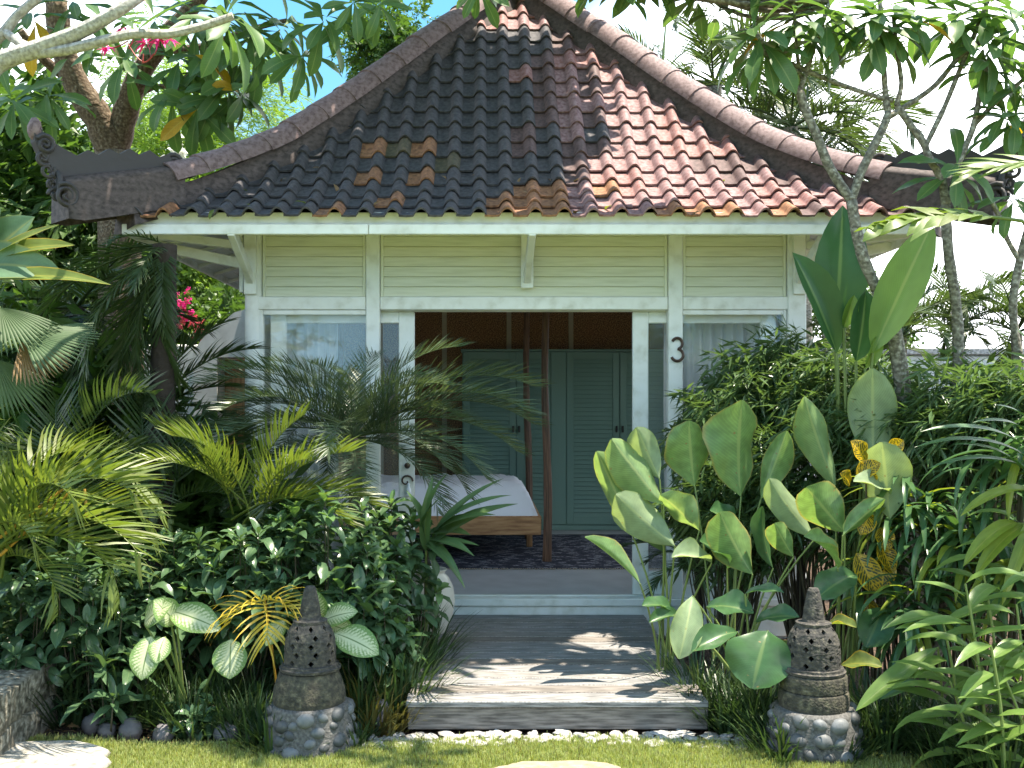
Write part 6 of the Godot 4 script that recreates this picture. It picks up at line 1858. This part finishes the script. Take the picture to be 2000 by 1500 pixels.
	tufts([[1345, 1400, 5.5], [1385, 1412], [1420, 1425], [1450, 1430], [1405, 1395, 5.55], [1365, 1370, 5.65], [1480, 1425, 5.3], [1500, 1440]], "strappy green grass tuft between the deck and the dark lantern", M.pf_grass, 0.36)
	tufts([[1510, 1462], [1675, 1466], [1530, 1478], [1655, 1480]], "strappy green grass tuft against the plinth of the dark lantern", M.pf_grass, 0.24)
	tufts([[1690, 1440], [1730, 1460], [1775, 1450], [1710, 1420, 5.3], [1760, 1425, 5.3], [1820, 1470], [1800, 1440, 5.2]], "strappy green grass tuft beyond the dark lantern", M.pf_grass, 0.36)
	tufts([[1860, 1480], [1900, 1490], [1850, 1500], [1945, 1500], [1985, 1495], [1920, 1520], [1970, 1540]], "silvery green grass tuft at the foot of the ginger stems", M.pf_grass, 0.36)
	# a few feathery dark palms fill the shade behind
	var km: Array = lib["dark"]
	for a in [[1560, 1010, 6.5, "dark low palm behind the paddle leaves"], [1360, 1090, 6.9, "dark low palm beside the door"]]:
		var top := P(a[0], a[1], a[2])
		palm("dark_palm", Vector3(top.x, -0.01, top.z), a[3], ring_of_fronds(top, 10, -0.1, 1.1, 0.4, 0.55), km, M.pf_far, 0.03, M.bark_dark)

func frangipani_right() -> void:
	var D := 6.0
	var t := thing("frangipani_tree", "frangipani with mottled forked branches rising in front of the eaves", "tree", Vector3((1790 - 950) * D / 2000, -0.01, -D))
	var base := Vector3((1790 - 950) * D / 2000, -0.01, -D)
	var foot := MB.new()
	foot.tube(smooth_path([base, base.lerp(P(1745, 640, D), 0.6) + Vector3(0.05, 0, 0), P(1745, 640, D), P(1713, 565, D)], 5), taper(16, 0.055, 0.037), 10)
	partw(t, "trunk", foot.commit(), M.bark)
	var limbs := [
		[[[1713, 565], [1687, 507], [1673, 453], [1663, 392]], 0.055, 0.05], [[[1663, 392], [1640, 358], [1617, 320], [1593, 259], [1572, 213], [1562, 178]], 0.045, 0.036],
		[[[1562, 178], [1535, 152], [1508, 130], [1490, 90]], 0.03, 0.024], [[[1562, 178], [1575, 140], [1597, 70], [1622, 0], [1640, -60]], 0.026, 0.018], [[[1568, 165], [1556, 100], [1552, 30], [1545, -40]], 0.018, 0.013],
		[[[1663, 392], [1681, 339], [1703, 293], [1727, 245], [1735, 220]], 0.042, 0.034], [[[1735, 222], [1730, 190], [1725, 115], [1720, 20], [1716, -50]], 0.032, 0.02], [[[1737, 228], [1765, 210], [1825, 168], [1877, 108], [1937, 70]], 0.028, 0.022],
		[[[1744, 196], [1720, 191], [1650, 168], [1580, 140], [1510, 105], [1475, 62]], 0.022, 0.02],
		[[[1872, 700], [1868, 600], [1853, 500], [1846, 402]], 0.05, 0.045], [[[1846, 402], [1839, 350], [1814, 308], [1804, 280], [1779, 245], [1751, 206]], 0.04, 0.03], [[[1751, 206], [1760, 170], [1758, 140], [1750, 84], [1745, 30]], 0.024, 0.018],
		[[[1846, 404], [1856, 378], [1874, 315], [1902, 245], [1916, 168], [1932, 115]], 0.034, 0.022], [[[1902, 245], [1940, 205], [2000, 154], [2050, 110]], 0.024, 0.018], [[[1808, 285], [1825, 250], [1846, 206], [1877, 130], [1902, 70], [1930, 0], [1950, -50]], 0.026, 0.018],
		[[[1990, 700], [1978, 600], [1992, 507], [2010, 440]], 0.04, 0.034], [[[1990, 507], [1967, 467], [1953, 427], [1930, 380], [1914, 340]], 0.024, 0.018], [[[2010, 440], [2030, 330], [2040, 200], [2020, 60]], 0.03, 0.02]]
	for l in limbs:
		partw(t, "branch", limb(l[0], D, l[1] * 0.62, l[2] * 0.66), M.bark)
	for x in [1872, 1990]:
		var lw := MB.new()
		var a := P(x, 700, D)
		lw.tube([Vector3(base.x + (0.1 if x > 1900 else 0.03), 0.2, -D), a.lerp(base, 0.4) + Vector3(0.08, 0, 0), a], [0.04, 0.036, 0.032], 9)
		partw(t, "branch", lw.commit(), M.bark)
	var fs := frangi_shapes()
	for w in [[1472, 55, -0.5, 0.6, 0.3, 13, 1.15], [1490, 85, -0.2, 0.5, 0.4, 8, 1.0], [1552, 20, 0.0, 1, 0.2, 10, 0.95], [1622, 10, 0.2, 1, 0.3, 12, 1.0], [1600, 60, 0.3, 0.6, 0.5, 7, 0.9], [1718, 15, 0.0, 1, 0.3, 12, 1.05], [1746, 45, 0.3, 1, 0.5, 11, 1.0], [1690, 30, -0.4, 0.8, 0.3, 9, 1.0], [1790, 10, 0.1, 1, 0.2, 10, 1.0], [1938, 68, 0.4, 0.7, 0.3, 12, 1.05], [1932, 112, 0.2, 0.6, 0.4, 8, 0.9], [1935, 0, 0.2, 1, 0.3, 11, 1.0], [1872, 20, 0.0, 1, 0.2, 9, 1.0], [1995, 30, 0.2, 1, 0.3, 11, 1.0], [1872, 318, 0.1, 0.6, 0.7, 11, 1.05], [1985, 225, 0.0, 0.7, 0.6, 10, 0.95], [2000, 150, 0.2, 0.8, 0.4, 10, 0.95], [1965, 215, -0.3, 0.4, 0.5, 7, 0.8], [1980, 380, -0.2, 0.5, 0.4, 8, 0.8]]:
		whorl(t, P(w[0], w[1], D - 0.05), Vector3(w[2], w[3], w[4]), w[5] + 3, fs, M.lf_frangi, w[6], "leaf", null, 0.012, 0.4)
	# crown above the picture: it throws the leafy shade on the deck
	var list := []
	var inv := t.global_transform.affine_inverse()
	for k in 34:
		var p := Vector3(rnd(0.65, 1.7), rnd(4.3, 5.0), -7.0)
		p.z = -rnd(minf(6.5, 5.75 + maxf(0.0, p.x - 1.0) * 1.15), 6.75)
		var bw := MB.new()
		bw.tube(bow(P(1620, 0, D), p, Vector3(0, -0.1, 0), 5), taper(6, 0.018, 0.012), 6, false)
		partw(t, "branch", bw.commit(), M.bark)
		whorl(t, p, Vector3(rnd(-0.4, 0.4), 1, rnd(-0.4, 0.4)), 11, fs, M.lf_frangi, rnd(0.9, 1.1), "leaf", list)
	for k in 5:
		var p := Vector3(rnd(3.2, 3.9), rnd(4.5, 5.4), -rnd(4.4, 5.0))
		whorl(t, p, Vector3(rnd(-0.4, 0.4), 1, rnd(-0.4, 0.4)), 11, fs, M.lf_frangi, rnd(0.9, 1.1), "leaf", list)
	for i in list.size(): list[i] = inv * list[i]
	swarm(t, "crown", fs[1], M.lf_frangi, list)

func frangipani_left() -> void:
	var fs := frangi_shapes()
	# old trunk behind the hip end
	var D := 9.4
	var t := thing("frangipani_tree", "old frangipani with a thick brown forked trunk behind the roof corner", "tree", Vector3((222 - 950) * D / 2000, -0.01, -D))
	var b := MB.new()
	b.tube(smooth_path([Vector3((240 - 950) * D / 2000, -0.02, -D), P(235, 520, D), P(222, 300, D)], 5), taper(11, 0.22, 0.17), 12)
	partw(t, "trunk", b.commit(), M.bark_brown)
	for l in [[[[222, 305], [195, 235], [150, 165], [120, 80], [110, 0]], 0.15, 0.09], [[[226, 300], [245, 220], [268, 155], [310, 90], [370, 20], [420, -40]], 0.125, 0.06], [[[240, 215], [300, 170], [380, 178], [450, 170]], 0.03, 0.015], [[[150, 165], [90, 120], [40, 60]], 0.06, 0.03], [[[300, 100], [400, 90], [480, 60], [560, 40]], 0.04, 0.02]]:
		partw(t, "branch", limb(l[0], D, l[1], l[2], 0.004, D - 0.6), M.bark_brown)
	for w in [[450, 165, 0.5, 0.1, 0.3, 14], [420, 195, 0.3, -0.2, 0.4, 12], [385, 215, 0.1, -0.3, 0.5, 11], [480, 185, 0.6, -0.2, 0.2, 10], [330, 180, 0, 0.3, 0.6, 9], [350, 110, 0.2, 0.5, 0.6, 11], [410, 110, 0.3, 0.4, 0.5, 12], [560, 45, 0.5, 0.3, 0.3, 12], [490, 60, 0.2, 0.5, 0.5, 12], [440, 20, 0.1, 0.6, 0.5, 12], [300, 30, 0, 0.6, 0.6, 12], [380, 40, 0.1, 0.5, 0.6, 11], [200, 40, -0.1, 0.7, 0.5, 11], [240, 110, 0, 0.4, 0.7, 9], [510, 100, 0.4, 0.1, 0.4, 10]]:
		whorl(t, P(w[0], w[1], D - 0.9), Vector3(w[2], w[3], w[4]), w[5], fs, M.lf_frangi, 1.25, "leaf", null, 0.02, 0.5)
	# the near tree: pale branches reach in from outside the picture and its crown spreads over the roof
	var root := Vector3(-3.9, -0.01, -5.2)
	var n := thing("frangipani_tree", "large frangipani with pale grey branches whose crown shades the roof", "tree", root)
	var tk := MB.new()
	tk.tube(smooth_path([root, Vector3(-3.75, 1.6, -5.2), Vector3(-3.4, 2.9, -5.0)], 5), taper(11, 0.16, 0.11), 12)
	partw(n, "trunk", tk.commit(), M.bark_pale)
	for l in [[[Vector3(-3.4, 2.9, -5.0), Vector3(-2.9, 3.1, -4.7), P(-60, 158, 4.6), P(0, 120, 4.6), P(80, 92, 4.6), P(160, 60, 4.6), P(232, 20, 4.6), P(300, -25, 4.7)], 0.06, 0.022], [[P(62, 104, 4.6), P(130, 97, 4.6), P(200, 80, 4.6), P(262, 66, 4.6), P(330, 66, 4.65), P(400, 50, 4.7), P(455, 32, 4.7)], 0.026, 0.018], [[P(-40, 110, 4.7), P(8, 62, 4.7), P(34, 30, 4.7), P(78, -8, 4.7)], 0.026, 0.02], [[P(8, 62, 4.7), P(40, 84, 4.65), P(70, 98, 4.6)], 0.02, 0.022], [[Vector3(-3.4, 2.9, -5.0), Vector3(-2.6, 4.6, -6.0), Vector3(-1.2, 5.7, -7.2), Vector3(0.3, 6.0, -7.8)], 0.10, 0.04], [[Vector3(-2.6, 4.6, -6.0), Vector3(-1.6, 5.4, -6.4), Vector3(0.2, 5.8, -6.8), Vector3(1.0, 6.0, -7.0)], 0.07, 0.03], [[Vector3(-2.0, 5.2, -6.5), Vector3(-1.2, 6.0, -8.4), Vector3(0.2, 6.4, -9.2)], 0.06, 0.03], [[Vector3(-2.6, 4.6, -6.0), Vector3(-1.5, 5.3, -5.4), Vector3(-0.3, 5.6, -5.1), Vector3(0.8, 5.8, -5.0)], 0.06, 0.03], [[P(232, 20, 4.6), P(330, -60, 5.0), P(520, -80, 5.6)], 0.022, 0.015]]:
		var pts := smooth_path(l[0], 4)
		var m := MB.new()
		m.tube(pts, taper(pts.size(), l[1], l[2]), 9)
		partw(n, "branch", m.commit(), M.bark_pale)
	for w in [[462, 28, 5.0, 0.6, 0.4, 0.3, 9, 1.0], [600, 105, 6.6, 0.6, 0.1, 0.4, 13, 1.0], [640, 30, 6.4, 0.4, 0.3, 0.5, 12, 1.0], [692, 4, 6.3, 0.2, -0.2, 0.6, 9, 0.75], [745, 8, 6.3, 0.3, -0.1, 0.6, 8, 0.75], [935, -22, 6.3, 0.0, -0.3, 0.5, 10, 0.75], [385, 10, 5.2, 0.3, 0.6, 0.2, 5, 1.0], [60, 20, 6.5, 0, 0.6, 0.6, 10, 1.0], [140, -5, 6.5, 0, 0.6, 0.6, 10, 1.0], [20, 190, 6.6, 0, 0.3, 0.8, 11, 1.0], [90, 180, 6.8, 0, 0.3, 0.8, 10, 1.0]]:
		whorl(n, P(w[0], w[1], w[2]), Vector3(w[3], w[4], w[5]), w[6], fs, M.lf_frangi, w[7], "leaf", null, 0.015, 0.5)
	leaf_between(n, P(268, 60, 4.6), P(395, -4, 4.5), 0.055, Vector3(0, 1, 0.5), M.lf_frangi, "lance", 0.3, 0.3, 0.03)
	leaf_between(n, P(440, 35, 4.7), P(480, -12, 4.6), 0.10, Vector3(0, 0.6, 0.8), M.lf_frangi, "obovate", 0.3, 0.3, 0.03)
	var list := []
	var inv := n.global_transform.affine_inverse()
	var rg := RandomNumberGenerator.new(); rg.seed = 99
	for k in 340:
		var p := Vector3(rg.randf_range(-2.2, 1.28), rg.randf_range(5.7, 6.9), -rg.randf_range(6.7, 9.3))
		# open gaps where the sun reaches the tiles
		if k > 190: p.x = rg.randf_range(-0.1, 1.28)
		if (p.x > 1.1 and p.z < -8.3) or (p.x > -0.7 and p.z < -8.75): continue
		if Vector2(p.x + 0.4, p.z + 8.9).length() < 0.35: continue
		whorl(n, p, Vector3(rnd(-0.5, 0.5), 1, rnd(-0.5, 0.5)), 11, fs, M.lf_frangi, rnd(0.9, 1.15), "leaf", list)
	for k in 9:
		var p := Vector3(rg.randf_range(0.3, 1.35), rg.randf_range(5.2, 6.2), -rg.randf_range(4.5, 5.5))
		whorl(n, p, Vector3(rnd(-0.5, 0.5), 1, rnd(-0.5, 0.5)), 11, fs, M.lf_frangi, rnd(0.9, 1.15), "leaf", list)
	for k in 60:  # unseen whorls added to block sky and darken the roof
		var p := Vector3(rg.randf_range(-2.6, 0.5), rg.randf_range(5.4, 6.4), -rg.randf_range(5.9, 6.9))
		whorl(n, p, Vector3(rnd(-0.5, 0.5), 1, rnd(-0.5, 0.5)), 11, fs, M.lf_frangi, rnd(0.9, 1.15), "leaf", list)
	for k in 20:
		var p := Vector3(rg.randf_range(-4.6, -1.3), rg.randf_range(5.0, 6.6), -rg.randf_range(3.8, 7.0))
		whorl(n, p, Vector3(rnd(-0.5, 0.5), 1, rnd(-0.5, 0.5)), 11, fs, M.lf_frangi, rnd(0.9, 1.15), "leaf", list)
	for i in list.size(): list[i] = inv * list[i]
	swarm(n, "crown", fs[2], M.lf_frangi, list)
	# hot pink flower spray hanging from the branch
	var fl := thing("pink_flower_spray", "hot pink flower spray with red stems hanging under the pale branch", "flowers", P(270, 88, 4.75))
	var pm := variants("petal", 3, func(i): return leaf_mesh(0.085, 0.02, "lance", 0.5 + 0.3 * i, 0.2, 5, 0.1, 0.0, i, 1))
	for c in [[310, 76, 16, 1.0], [285, 84, 9, 0.8], [215, 92, 10, 0.7], [240, 55, 8, 0.6], [205, 97, 6, 0.5], [330, 78, 8, 0.7]]:
		for k in c[2]:
			partw(fl, "petal", pick(pm), M.petal_pink, aim(Vector3(rnd(-1, 1), rnd(-0.5, 0.35), rnd(-0.4, 0.8)), Vector3.UP, P(c[0], c[1], 4.72), c[3]))
	for q in [[250, 85, 278, 120], [300, 105, 278, 122], [262, 70, 250, 95], [200, 95, 250, 80], [310, 80, 300, 108], [240, 60, 262, 75], [278, 122, 280, 105]]:
		stalk(fl, P(q[0], q[1], 4.74), P(q[2], q[3], 4.74), 0.004, 0.003, M.stem_red, Vector3(0, -0.012, 0))

func beyond() -> void:
	# gateway and walls behind the pavilion
	var D := 11.0
	var k := D / 2000.0
	var w := thing("garden_wall", "white plastered garden wall with a curved gateway behind the dark palm", "wall", Vector3(-4.4, 0, -D))
	var wx := func(px: float) -> float: return (px - 950) * k + 4.4
	var wy := func(py: float) -> float: return EYE - (py - 800) * k
	bar(w, "wall_panel", Vector3(wx.call(-700), -0.05, -0.12), Vector3(wx.call(405), wy.call(674), 0.12), M.white_wall, 0.02)
	var poly := PackedVector2Array([Vector2(wx.call(390), -0.05), Vector2(wx.call(390), wy.call(690)), Vector2(wx.call(405), wy.call(668)), Vector2(wx.call(430), wy.call(640)), Vector2(wx.call(470), wy.call(614)), Vector2(wx.call(520), wy.call(600)), Vector2(wx.call(570), wy.call(610)), Vector2(wx.call(620), wy.call(650)), Vector2(wx.call(650), wy.call(700)), Vector2(wx.call(650), -0.05), Vector2(wx.call(560), -0.05), Vector2(wx.call(560), wy.call(700)), Vector2(wx.call(436), wy.call(700)), Vector2(wx.call(436), -0.05)])
	var tr := Geometry2D.triangulate_polygon(poly)
	var gm := MB.new()
	for z in [0.25, -0.25]:
		for i in range(0, tr.size(), 3):
			var a := Vector3(poly[tr[i]].x, poly[tr[i]].y, z); var b := Vector3(poly[tr[i + 1]].x, poly[tr[i + 1]].y, z); var c := Vector3(poly[tr[i + 2]].x, poly[tr[i + 2]].y, z)
			if ((b - a).cross(c - a).z > 0) == (z > 0): gm.ftri(a, b, c)
			else: gm.ftri(a, c, b)
	for i in poly.size():
		var p := poly[i]; var q := poly[(i + 1) % poly.size()]
		var n := Vector3(q.y - p.y, p.x - q.x, 0) * (-1.0 if Geometry2D.is_polygon_clockwise(poly) else 1.0)
		var a := Vector3(p.x, p.y, 0.25); var b := Vector3(q.x, q.y, 0.25); var c := Vector3(q.x, q.y, -0.25); var d := Vector3(p.x, p.y, -0.25)
		if (b - a).cross(c - a).dot(n) > 0: gm.fquad(a, b, c, d)
		else: gm.fquad(a, d, c, b)
	part(w, "gateway", gm.commit(), M.white_wall)
	var door := bar(w, "door", Vector3(wx.call(437), 0.0, -0.1), Vector3(wx.call(559), wy.call(702), -0.04), M.teak, 0.004)
	var rw := thing("garden_wall", "low white garden wall seen beside the pavilion's far post", "wall", Vector3(6.0, 0, -12.5))
	bar(rw, "wall_panel", Vector3(-3.2, -0.05, -0.12), Vector3(6.0, 2.32, 0.12), M.white_wall, 0.02)
	bar(rw, "coping", Vector3(-3.25, 2.321, -0.17), Vector3(6.0, 2.40, 0.17), M.chip_grey, 0.01)
	# bougainvillea over the wall
	var sp := variants("bg_spray", 4, func(i): return spray_mesh(26, 0.10, 0.05, 0.34, "ellipse", 200 + i, 0.2))
	var big := variants("big_spray", 4, func(i): return spray_mesh(22, 0.24, 0.08, 0.5, "ellipse", 210 + i, 0.35))
	var thin := variants("thin_spray", 4, func(i): return spray_mesh(34, 0.17, 0.02, 0.6, "lance", 220 + i, 0.2))
	var bo := tree("bougainvillea", Vector3(-3.6, 0, -12.2), 3.3, Vector3(1.1, 0.9, 0.5), 420, "bougainvillea with pink and coral blossom above the white wall", sp[0], M.lf_bg, M.bark_brown, 9, 0.06)
	var ps := variants("petal_spray", 2, func(i): return spray_mesh(30, 0.06, 0.055, 0.22, "ellipse", 230 + i, 0.1))
	var c1 := []; var c2 := []
	for q in [[348, 590, 12], [358, 612, 12], [340, 640, 8], [395, 655, 9], [410, 660, 6], [372, 628, 6]]:
		for i in q[2]:
			var p := P(q[0] + rnd(-14, 14), q[1] + rnd(-16, 16), 11.6) - bo.position
			(c1 if q[1] < 620 and q[0] < 380 else c2).append(aim(ball(), Vector3.UP, p, rnd(0.35, 0.6)))
	swarm(bo, "blossom", ps[0], M.petal_pink, c1)
	swarm(bo, "blossom", ps[1], M.petal_coral, c2)
	# trees further off
	tree("shade_tree", Vector3(-5.6, 0, -11.5), 6.4, Vector3(1.9, 2.6, 1.4), 900, "dense dark-leaved tree behind the old frangipani trunk", big[0], M.lf_bg, M.bark_brown, 12, 0.2)
	tree("shade_tree", Vector3(-5.4, 0, -9.4), 4.6, Vector3(1.3, 2.0, 1.0), 620, "dark bushy tree beside the carved roof corner", big[1], M.lf_bg, M.bark_brown, 11, 0.14)
	tree("shade_tree", Vector3(-4.6, 0, -13.4), 4.6, Vector3(1.7, 1.9, 1.0), 900, "sunlit loose tree behind the white gateway", sp[1], M.lf_bg, M.bark_brown, 13, 0.16)
	tree("shade_tree", Vector3(-6.8, 0, -14.5), 6.0, Vector3(2.2, 2.6, 1.2), 900, "green leafy tree beyond the dense dark one", sp[2], M.lf_bg, M.bark_brown, 12, 0.2)
	tree("white_flower_bush", Vector3(-4.0, 0, -12.8), 4.6, Vector3(0.8, 0.8, 0.5), 260, "pale bush with white flowers above the roof's carved corner", sp[3], M.lf_bg_lime, M.bark_brown, 7, 0.06)
	var wf := variants("white_flower", 1, func(i): return spray_mesh(14, 0.09, 0.07, 0.12, "ellipse", 240, 0.0))
	var wl := thing("white_flower_cluster", "cluster of white blossoms above the ridge of the carved corner", "flowers", P(343, 278, 12.0))
	for i in 9: partw(wl, "blossom", wf[0], M.petal_white, aim(ball(), Vector3.UP, P(343 + rnd(-14, 14), 280 + rnd(-14, 22), 12.0), rnd(0.6, 1.0)))
	tree("bamboo_clump", Vector3(-4.3, 0, -16.0), 6.9, Vector3(1.7, 2.4, 1.0), 1300, "feathery lime green bamboo rising behind the hip of the roof", thin[0], M.lf_bg_lime, M.stalk_green, 14, 0.07)
	tree("bamboo_clump", Vector3(-5.6, 0, -17.0), 7.6, Vector3(1.6, 2.6, 1.0), 900, "taller feathery bamboo partly hidden by the old frangipani", thin[1], M.lf_bg_lime, M.stalk_green, 12, 0.07)
	tree("shade_tree", Vector3(-1.15, 0, -17.5), 9.0, Vector3(1.3, 1.3, 1.0), 420, "light airy tree peeping over the upper hip of the roof", sp[0], M.lf_bg, M.bark_brown, 8, 0.16, "", 0.2)
	tree("shade_tree", Vector3(5.6, 0, -15.5), 4.1, Vector3(1.3, 1.0, 1.0), 420, "small loose tree between the eaves and the frangipani trunk", sp[1], M.lf_bg, M.bark_brown, 8, 0.1, "", 0.2)
	tree("shade_tree", Vector3(3.3, 0, -14.5), 3.3, Vector3(0.8, 0.9, 0.8), 260, "yellow-green bush behind the far post of the pavilion", sp[2], M.lf_bg_lime, M.bark_brown, 7, 0.08)
	# palms beyond the roof and behind the bed
	var fm := variants("far", 4, func(i): return frond_mesh(2.1, 48, 0.62, 0.03, 1.5 + 0.2 * i, 0.85, 0.7, 0.25, 110 + i, 0.15, 0.02, 0.12))
	for a in [[1545, 250, 13.0, 20, 1.0, "tall feathery palm behind the sunny hip of the roof", 0.3], [1395, 165, 14.0, 16, 0.9, "feathery palm half hidden by the upper slope of the roof", 0.3], [1600, 300, 15.0, 14, 0.9, "yellowing palm between the roof and the frangipani branches", 0.3]]:
		var top := P(a[0], a[1], a[2])
		palm("feather_palm", Vector3(top.x + a[6], -0.01, top.z), a[5], ring_of_fronds(top, a[3], -0.5, 1.2, a[4] * 0.8, a[4]), fm, M.pf_far, 0.12, M.bark, "palm", "feather palms beyond the roof")
	var far := palm("feather_palm", Vector3(3.0, -0.01, -15.2), "palm showing only its pointed spear leaf beside the roof ridge", [[P(1290, 130, 15.2), Vector3(0.05, 1, 0), 0.3], [P(1280, 140, 15.2), Vector3(-0.4, 0.9, 0.1), 0.5], [P(1300, 140, 15.2), Vector3(0.6, 0.8, 0.1), 0.6]], fm, M.pf_far, 0.1, M.bark, "palm", "feather palms beyond the roof")
	stalk(far, P(1292, 150, 15.2), P(1304, 0, 15.2), 0.03, 0.004, M.stalk_green, Vector3.ZERO, "spear_leaf")
	for a in [[1760, 660, 9.2, 12, 0.45, "small feather palm between the frangipani trunks and the canna"], [1870, 640, 9.6, 14, 0.5, "feather palm with blue-green fronds behind the frangipani"], [1985, 650, 9.0, 12, 0.5, "feather palm at the far end of the bed"], [1700, 690, 8.2, 10, 0.4, "low feather palm behind the tall canna leaves"]]:
		var top := P(a[0], a[1], a[2])
		palm("feather_palm", Vector3(top.x, -0.01, top.z), a[5], ring_of_fronds(top, a[3], 0.15, 1.3, a[4] * 0.8, a[4]), fm, M.pf_far, 0.06, M.bark, "palm", "feather palms behind the bed")
	# hedge that closes the garden and trees across the lawn, which the windows mirror
	for a in [[5.4, -9.6, 1.9, "clipped mixed hedge behind the frangipani trunks"], [7.4, -9.2, 2.0, "mixed hedge beyond the end of the bed"]]:
		tree("hedge_bush", Vector3(a[0], 0, a[1]), a[2], Vector3(1.3, 0.95, 0.5), 420, a[3], big[2], M.lf_bg, M.bark_brown, 10, 0.06)
	for a in [[-7.0, 14.5, 5.0], [-1.0, 17.5, 5.5], [5.5, 15.0, 5.0]]:
		tree("lawn_tree", Vector3(a[0], 0, a[1]), a[2], Vector3(2.4, a[2] * 0.42, 1.8), 420, "broad leafy tree across the lawn facing the pavilion", big[3], M.lf_bg, M.bark_brown, 10, 0.2, "trees across the lawn")

func fallen_leaves() -> void:
	# dry leaves lying on the tiles
	var lm := variants("fallen", 3, func(i): return leaf_mesh(0.15, 0.05, "obovate", 0.9 + 0.4 * i, 0.5, 6, 0.3, 0.0, i, 1))
	for a in [[410, 385], [420, 410], [468, 372], [575, 395], [610, 330], [720, 352], [860, 345], [920, 345], [1018, 348], [1075, 355], [1140, 350], [1195, 405], [1370, 415], [1410, 357], [1450, 375], [745, 395], [795, 390], [560, 350], [1015, 375], [480, 400], [650, 360], [1135, 415]]:
		# walk down the line of sight to the roof
		var d := 6.75
		while d < 9.5:
			var p := P(a[0], a[1], d)
			if p.y < roof_h(d - 6.8) + 0.055: break
			d += 0.01
		var p := P(a[0], a[1], d)
		var f := d - 6.8
		var gr := (roof_h(f + 0.02) - roof_h(f - 0.02)) / 0.04
		var nor := Vector3(0, 1, gr).normalized()
		var an := rnd(0, TAU)
		var u := Vector3.RIGHT; var v := nor.cross(u).normalized()
		var m := part(self, "fallen_leaf", pick(lm), M.pf_dead if rnd(0, 1) < 0.65 else M.lf_calathea_yellow, aim(u * cos(an) + v * sin(an), nor, p + nor * 0.006, rnd(0.45, 0.85)))
		tag(m, "curled dry leaf lying on the roof tiles", "leaf", "dry leaves on the roof tiles")

func _ready() -> void:
	set_up()
	make_materials()
	var h := build_house()
	rebase(h, Vector3(XC, 0, ZW))
	build_yard()
	build_room()
	beyond()
	frangipani_right()
	frangipani_left()
	palms_left()
	left_bed()
	right_bed()
	fallen_leaves()
